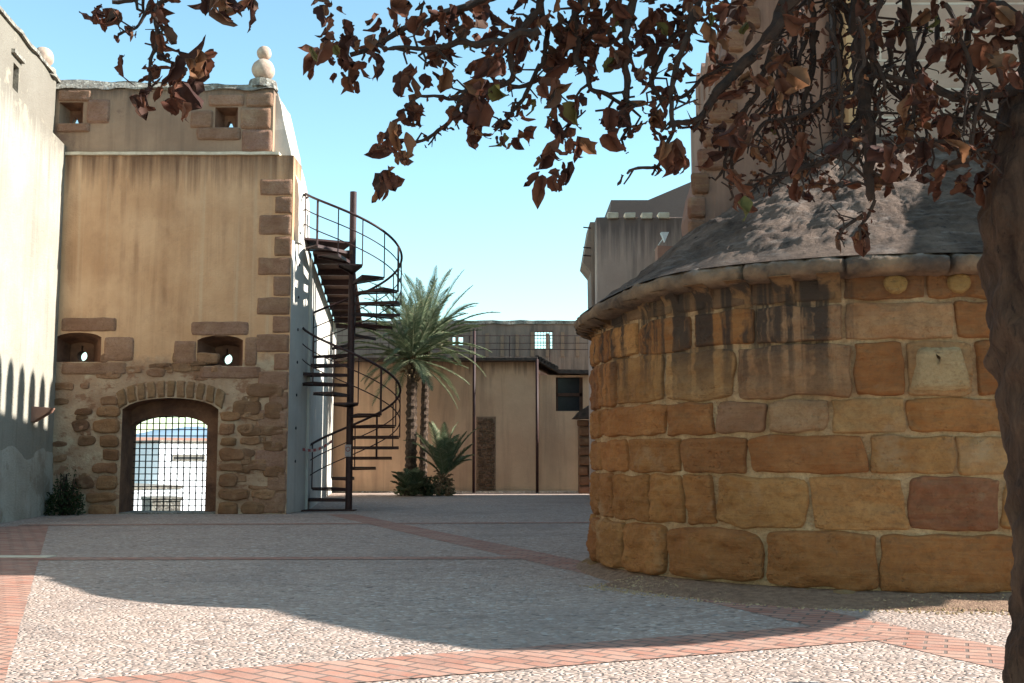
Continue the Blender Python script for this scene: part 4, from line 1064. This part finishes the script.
def branch(pts, r0, r1, twigs=0.5, tl=(0.05, 0.16)):
    # pts: (px, py, depth)
    Q = smooth_path([yp(x, y, d) for x, y, d in pts], 7)
    for i in range(1, len(Q)-1): Q[i] = Q[i] + Vector((nz(Q[i].x*11, Q[i].z*11, 1), nz(Q[i].x*9, Q[i].z*9, 5), nz(Q[i].z*11, Q[i].x*11, 8)))*0.03
    n = len(Q); tube(bmB, Q, [(r0 + (r1-r0)*i/(n-1))*(1.2+0.25*nz(i*1.7, r0*99)+0.22*(i % 2)) for i in range(n)], 6)
    for i in range(1, n):
        branch_pts.append(Q[i])
        if random.random() < twigs*0.55:
            d = Vector((random.uniform(-1, 1), random.uniform(-.7, .7), random.uniform(-1, .6))).normalized(); l = random.uniform(*tl)*0.8; p = Q[i]
            q1 = p + d*l*0.5 + Vector((random.uniform(-.02, .02), 0, random.uniform(-.02, .02))); q2 = q1 + (d + Vector((random.uniform(-1.1, 1.1), random.uniform(-.5, .5), random.uniform(-1.2, .8)))).normalized()*l*0.5
            rr0 = min(r1*0.9, 0.0055); tube(bmB, [p, q1, q2], [rr0*1.3, rr0*1.1, rr0*0.9], 5); branch_pts.append(q2)
            if random.random() < 0.4:
                q3 = q1 + Vector((random.uniform(-1, 1), random.uniform(-1, 1), random.uniform(-1, .5))).normalized()*l*0.5; tube(bmB, [q1, q3], [rr0*0.7, rr0*0.4], 4)
D = TD
# thick limbs, most of them above the frame
branch([(1045, -60, D), (960, -80, D-.2), (850, -70, D-.3), (700, -60, D-.4), (560, -40, D-.4), (450, -30, D-.5), (330, -20, D-.5)], .09, .014, .9)
branch([(1035, 40, D), (985, 0, D-.1), (900, -30, D-.2), (800, -40, D), (640, -20, D), (520, -10, D), (430, 20, D), (350, 55, D)], .03, .008, 1)
branch([(450, -30, D-.5), (330, -50, D-.6), (220, -40, D-.7), (150, -8, D-.7), (112, 2, D-.7)], .014, .006, .7)
branch([(190, -20, D-.7), (160, 10, D-.7), (157, 45, D-.7), (153, 75, D-.7), (144, 98, D-.7)], .008, .004, .5)
branch([(157, 40, D-.7), (165, 60, D-.7), (185, 75, D-.7)], .006, .004, .4)
branch([(150, 5, D-.7), (135, 25, D-.7), (118, 38, D-.7)], .006, .003, .4)
branch([(860, -50, D), (858, 10, D), (862, 80, D), (868, 150, D), (872, 200, D)], .035, .014, 1.0, (.08, .3))
branch([(820, -50, D), (850, 20, D+.2), (868, 60, D+.2), (875, 120, D+.2), (868, 180, D+.2)], .02, .008, 1.0, (.08, .3))
branch([(800, -20, D-.2), (770, 40, D-.2), (735, 75, D-.2), (712, 100, D-.2), (690, 118, D-.2), (668, 125, D-.2)], .026, .006, .8)
branch([(640, -40, D-.2), (627, 30, D-.2), (627, 75, D-.2), (630, 115, D-.2), (631, 135, D-.2)], .016, .006, .8)
branch([(700, -40, D-.3), (690, 30, D-.3), (677, 65, D-.3), (674, 100, D-.3), (668, 145, D-.3), (655, 165, D-.3), (627, 174, D-.3)], .013, .004, .7)
branch([(590, -40, D-.1), (580, 10, D-.1), (574, 45, D-.1), (590, 80, D-.1), (627, 105, D-.1)], .016, .006, .8)
branch([(575, 10, D), (560, 60, D), (553, 100, D), (564, 132, D), (578, 110, D)], .012, .004, .8)
branch([(540, 30, D-.3), (500, 40, D-.3), (455, 45, D-.3), (415, 48, D-.3), (378, 45, D-.3)], .014, .005, 1)
branch([(560, -30, D-.2), (520, 40, D-.2), (505, 80, D-.2), (470, 95, D-.2), (420, 96, D-.2)], .014, .005, 1)
branch([(505, 80, D-.2), (470, 90, D-.2), (456, 108, D-.2), (445, 125, D-.2), (416, 145, D-.2), (400, 160, D-.2)], .010, .004, .6)
branch([(540, -20, D), (548, 40, D), (530, 85, D), (510, 118, D), (497, 128, D)], .012, .004, .8)
branch([(620, 0, D), (560, 70, D), (520, 84, D), (480, 86, D), (450, 96, D)], .010, .004, 1)
branch([(700, 0, D), (660, 60, D), (650, 85, D), (668, 100, D), (700, 80, D), (740, 65, D)], .012, .005, 1)
branch([(905, -40, D), (907, 30, D), (912, 80, D), (915, 120, D)], .018, .006, 1)
branch([(1020, 90, D), (985, 95, D-.1), (960, 98, D-.1), (915, 82, D-.1), (880, 78, D-.1), (870, 50, D-.1)], .022, .006, 1)
branch([(985, -20, D+.2), (968, 40, D+.2), (970, 75, D+.2), (960, 110, D+.2), (950, 125, D+.2)], .014, .005, 1)
branch([(1030, 130, D), (990, 120, D-.1), (975, 108, D-.1), (960, 125, D-.1), (940, 110, D-.1)], .014, .005, 1)
branch([(868, 110, D), (840, 150, D), (800, 170, D), (770, 178, D), (745, 185, D)], .014, .005, 1)
branch([(868, 80, D), (830, 95, D), (800, 115, D), (770, 120, D), (735, 145, D), (720, 175, D)], .012, .005, 1)
branch([(868, 150, D-.1), (900, 150, D-.1), (940, 140, D-.1), (985, 150, D-.1)], .010, .005, 1)
branch([(875, 200, D-.1), (862, 225, D-.1), (860, 240, D-.1)], .007, .003, .5)
branch([(862, 215, D-.1), (845, 228, D-.1), (838, 240, D-.1)], .006, .003, .5)
branch([(790, 10, D), (760, 80, D), (745, 120, D), (735, 165, D), (730, 200, D)], .012, .004, 1)
branch([(810, -10, D+.1), (815, 60, D+.1), (800, 120, D+.1), (790, 160, D+.1), (770, 190, D+.1)], .012, .004, 1)
for _ in range(26):                    # the broom of thin twigs above the cone roof
    x0 = random.uniform(775, 960); y0 = random.uniform(-20, 60); dx = random.uniform(-60, 40); dd = random.uniform(-.4, .5)
    branch([(x0, y0, D+dd), (x0+dx*.3+random.uniform(-14, 14), y0+45, D+dd), (x0+dx*.7+random.uniform(-14, 14), y0+90, D+dd), (x0+dx+random.uniform(-14, 14), y0+random.uniform(120, 160), D+dd)], random.uniform(.006, .011), .003, .9)
obj('branches', bmB, M['twig'], tree)
bmL = bmesh.new()
OUT = [(0, 0), (.22, .04), (.44, .18), (.43, .34), (.52, .50), (.40, .60), (.30, .76), (.15, .86), (0, 1.02), (-.14, .84), (-.32, .74), (-.38, .56), (-.50, .46), (-.42, .32), (-.43, .16), (-.20, .04)]
def leaf(p, size, hang=0.6):
    yd = Vector((random.uniform(-1, 1), random.uniform(-1, 1), random.uniform(-1, 1))).normalized()
    yd = (yd*(1-hang) + Vector((0, 0, -1))*hang).normalized()
    xd = yd.cross(Vector((random.uniform(-1, 1), random.uniform(-1, 1), random.uniform(-.3, .3)))).normalized(); zd = xd.cross(yd)
    cu, cl = random.uniform(1.0, 4.2), random.uniform(-2.2, 2.4); sx = random.uniform(0.6, 1.0); sd = random.random()*50
    def pt(x, y):
        x *= sx * (1 + 0.25*nz(y*3+sd, sd)); y *= 1 + 0.1*nz(x*4, sd)
        ax = x*cu*1.6; X_ = math.sin(ax)/max(cu*1.6, .01); Z_ = (1-math.cos(ax))/max(cu*1.6, .01)
        ay = y*cl; Y_ = (math.sin(ay)/cl if abs(cl) > .05 else y); Z_ += ((1-math.cos(ay))/cl if abs(cl) > .05 else 0)
        Z_ += 0.22*nz(x*4+sd, y*4, sd)
        return p + (xd*X_ + yd*Y_ + zd*Z_)*size
    mids = [bmL.verts.new(pt(0, y)) for y in (0, .3, .6, .85)]
    R_ = [bmL.verts.new(pt(x, y)) for x, y in OUT[1:8]]; tip = bmL.verts.new(pt(*OUT[8])); L_ = [bmL.verts.new(pt(x, y)) for x, y in OUT[9:]]
    m0, m1, m2, m3 = mids
    for S_ in (R_, L_[::-1]):
        for f_ in ((m0, S_[0], S_[1], m1), (m1, S_[1], S_[2]), (m1, S_[2], S_[3], S_[4]), (m1, S_[4], m2), (m2, S_[4], S_[5], m3), (m3, S_[5], S_[6], tip)):
            try: fc = bmL.faces.new(f_); fc.smooth = True
            except ValueError: pass
    bmT = None
clusters = [(98,20,9,5),(118,18,6,2),(152,12,10,5),(160,40,8,3),(186,72,14,9),(172,98,14,8),(138,103,6,3),(205,58,8,3),(122,66,3,1),(215,8,12,6),(243,4,10,5),
 (325,62,16,11),(338,40,16,10),(350,75,14,7),(372,55,16,8),(330,10,14,6),(395,30,18,10),(408,82,10,6),(413,112,13,8),(393,142,12,7),(400,160,8,4),(387,182,8,5),(386,195,5,2),
 (430,65,18,10),(438,25,22,12),(470,20,24,14),(480,100,16,9),(466,118,12,6),(478,135,8,4),(500,45,22,14),(490,75,14,8),(500,140,6,3),(521,143,7,3),(520,110,12,5),
 (515,15,26,16),(545,40,24,14),(545,160,8,4),(545,182,6,3),(560,115,12,5),(548,90,10,5),(570,15,24,14),(580,55,18,10),(572,148,8,5),(566,175,6,3),(580,105,6,3),(556,135,10,4),
 (600,30,24,14),(612,128,13,9),(620,55,16,8),(610,10,22,12),(640,20,24,13),(650,118,12,9),(655,135,8,4),(660,42,20,11),(676,75,9,5),(682,15,24,14),(640,78,6,3),(668,98,5,2),(678,168,7,3),(670,150,5,2),
 (705,35,20,10),(715,8,24,13),(740,15,20,9),(722,60,14,6),(745,90,12,5),(750,128,10,6),(733,140,8,4),(700,130,8,4),(713,158,8,3),(732,185,8,4),(736,205,6,3),(757,185,9,4),(765,150,12,5),(775,60,14,5),(780,95,16,6),(800,20,16,5),
 (805,150,12,5),(820,178,12,5),(838,190,10,4),(800,190,10,4),(840,60,12,3),(838,241,4,2),(862,241,5,3),(835,120,14,4),
 (895,35,12,5),(900,160,14,7),(880,185,10,6),(925,95,16,9),(935,115,14,9),(945,135,14,7),(910,130,12,5),(950,60,16,7),(940,20,18,6),(975,25,20,9),(985,55,16,8),(1005,30,18,9),(1010,75,12,5),(925,160,12,5),
 (935,185,12,5),(960,170,14,6),(980,150,12,6),(985,185,10,5),(960,195,8,3),(860,150,12,4),(870,30,12,4)]
for (x, y, r_, n) in clusters:
    dd = D + random.uniform(-.5, .35)
    if x < 260: dd = D - .7
    for i in range(int(n*1.45)+1):
        a_ = random.random()*6.28; q = r_*random.random()**.5*1.1
        p = yp(x + q*math.cos(a_), y + q*math.sin(a_) - 8, dd + random.uniform(-.12, .12))
        leaf(p, random.choice((random.uniform(0.04, 0.08), random.uniform(.075, .135))), random.uniform(.25, .85))
for _ in range(1100):                   # single small leaves and scraps along the twigs
    p = random.choice(branch_pts); leaf(p + Vector((random.uniform(-.02, .02), random.uniform(-.02, .02), 0)), random.uniform(0.018, 0.05), .5)
# the rest of the crown above and to the right of the frame, which shades the hanging part
for _ in range(1500):
    a_ = random.random()*6.28; u = random.random()
    p = Vector((3.9 + random.gauss(0, 1.0), TD - 0.1 + random.gauss(0, 0.7), 4.1 + random.gauss(0, 0.75)))
    pxx = 512 + F*p.x/p.y; pyy = 457 - F*(p.z-EYE)/p.y
    if pyy > -25 and pxx < 1050: continue
    leaf(p, random.uniform(0.12, 0.2), .4)
for _ in range(500):
    p = Vector((random.uniform(-1, 3), TD + random.gauss(-.2, 0.35), 3.75 + random.random()*0.8)); leaf(p, random.uniform(0.1, 0.15), .4)
obj('leaves', bmL, M['leaf'], tree)
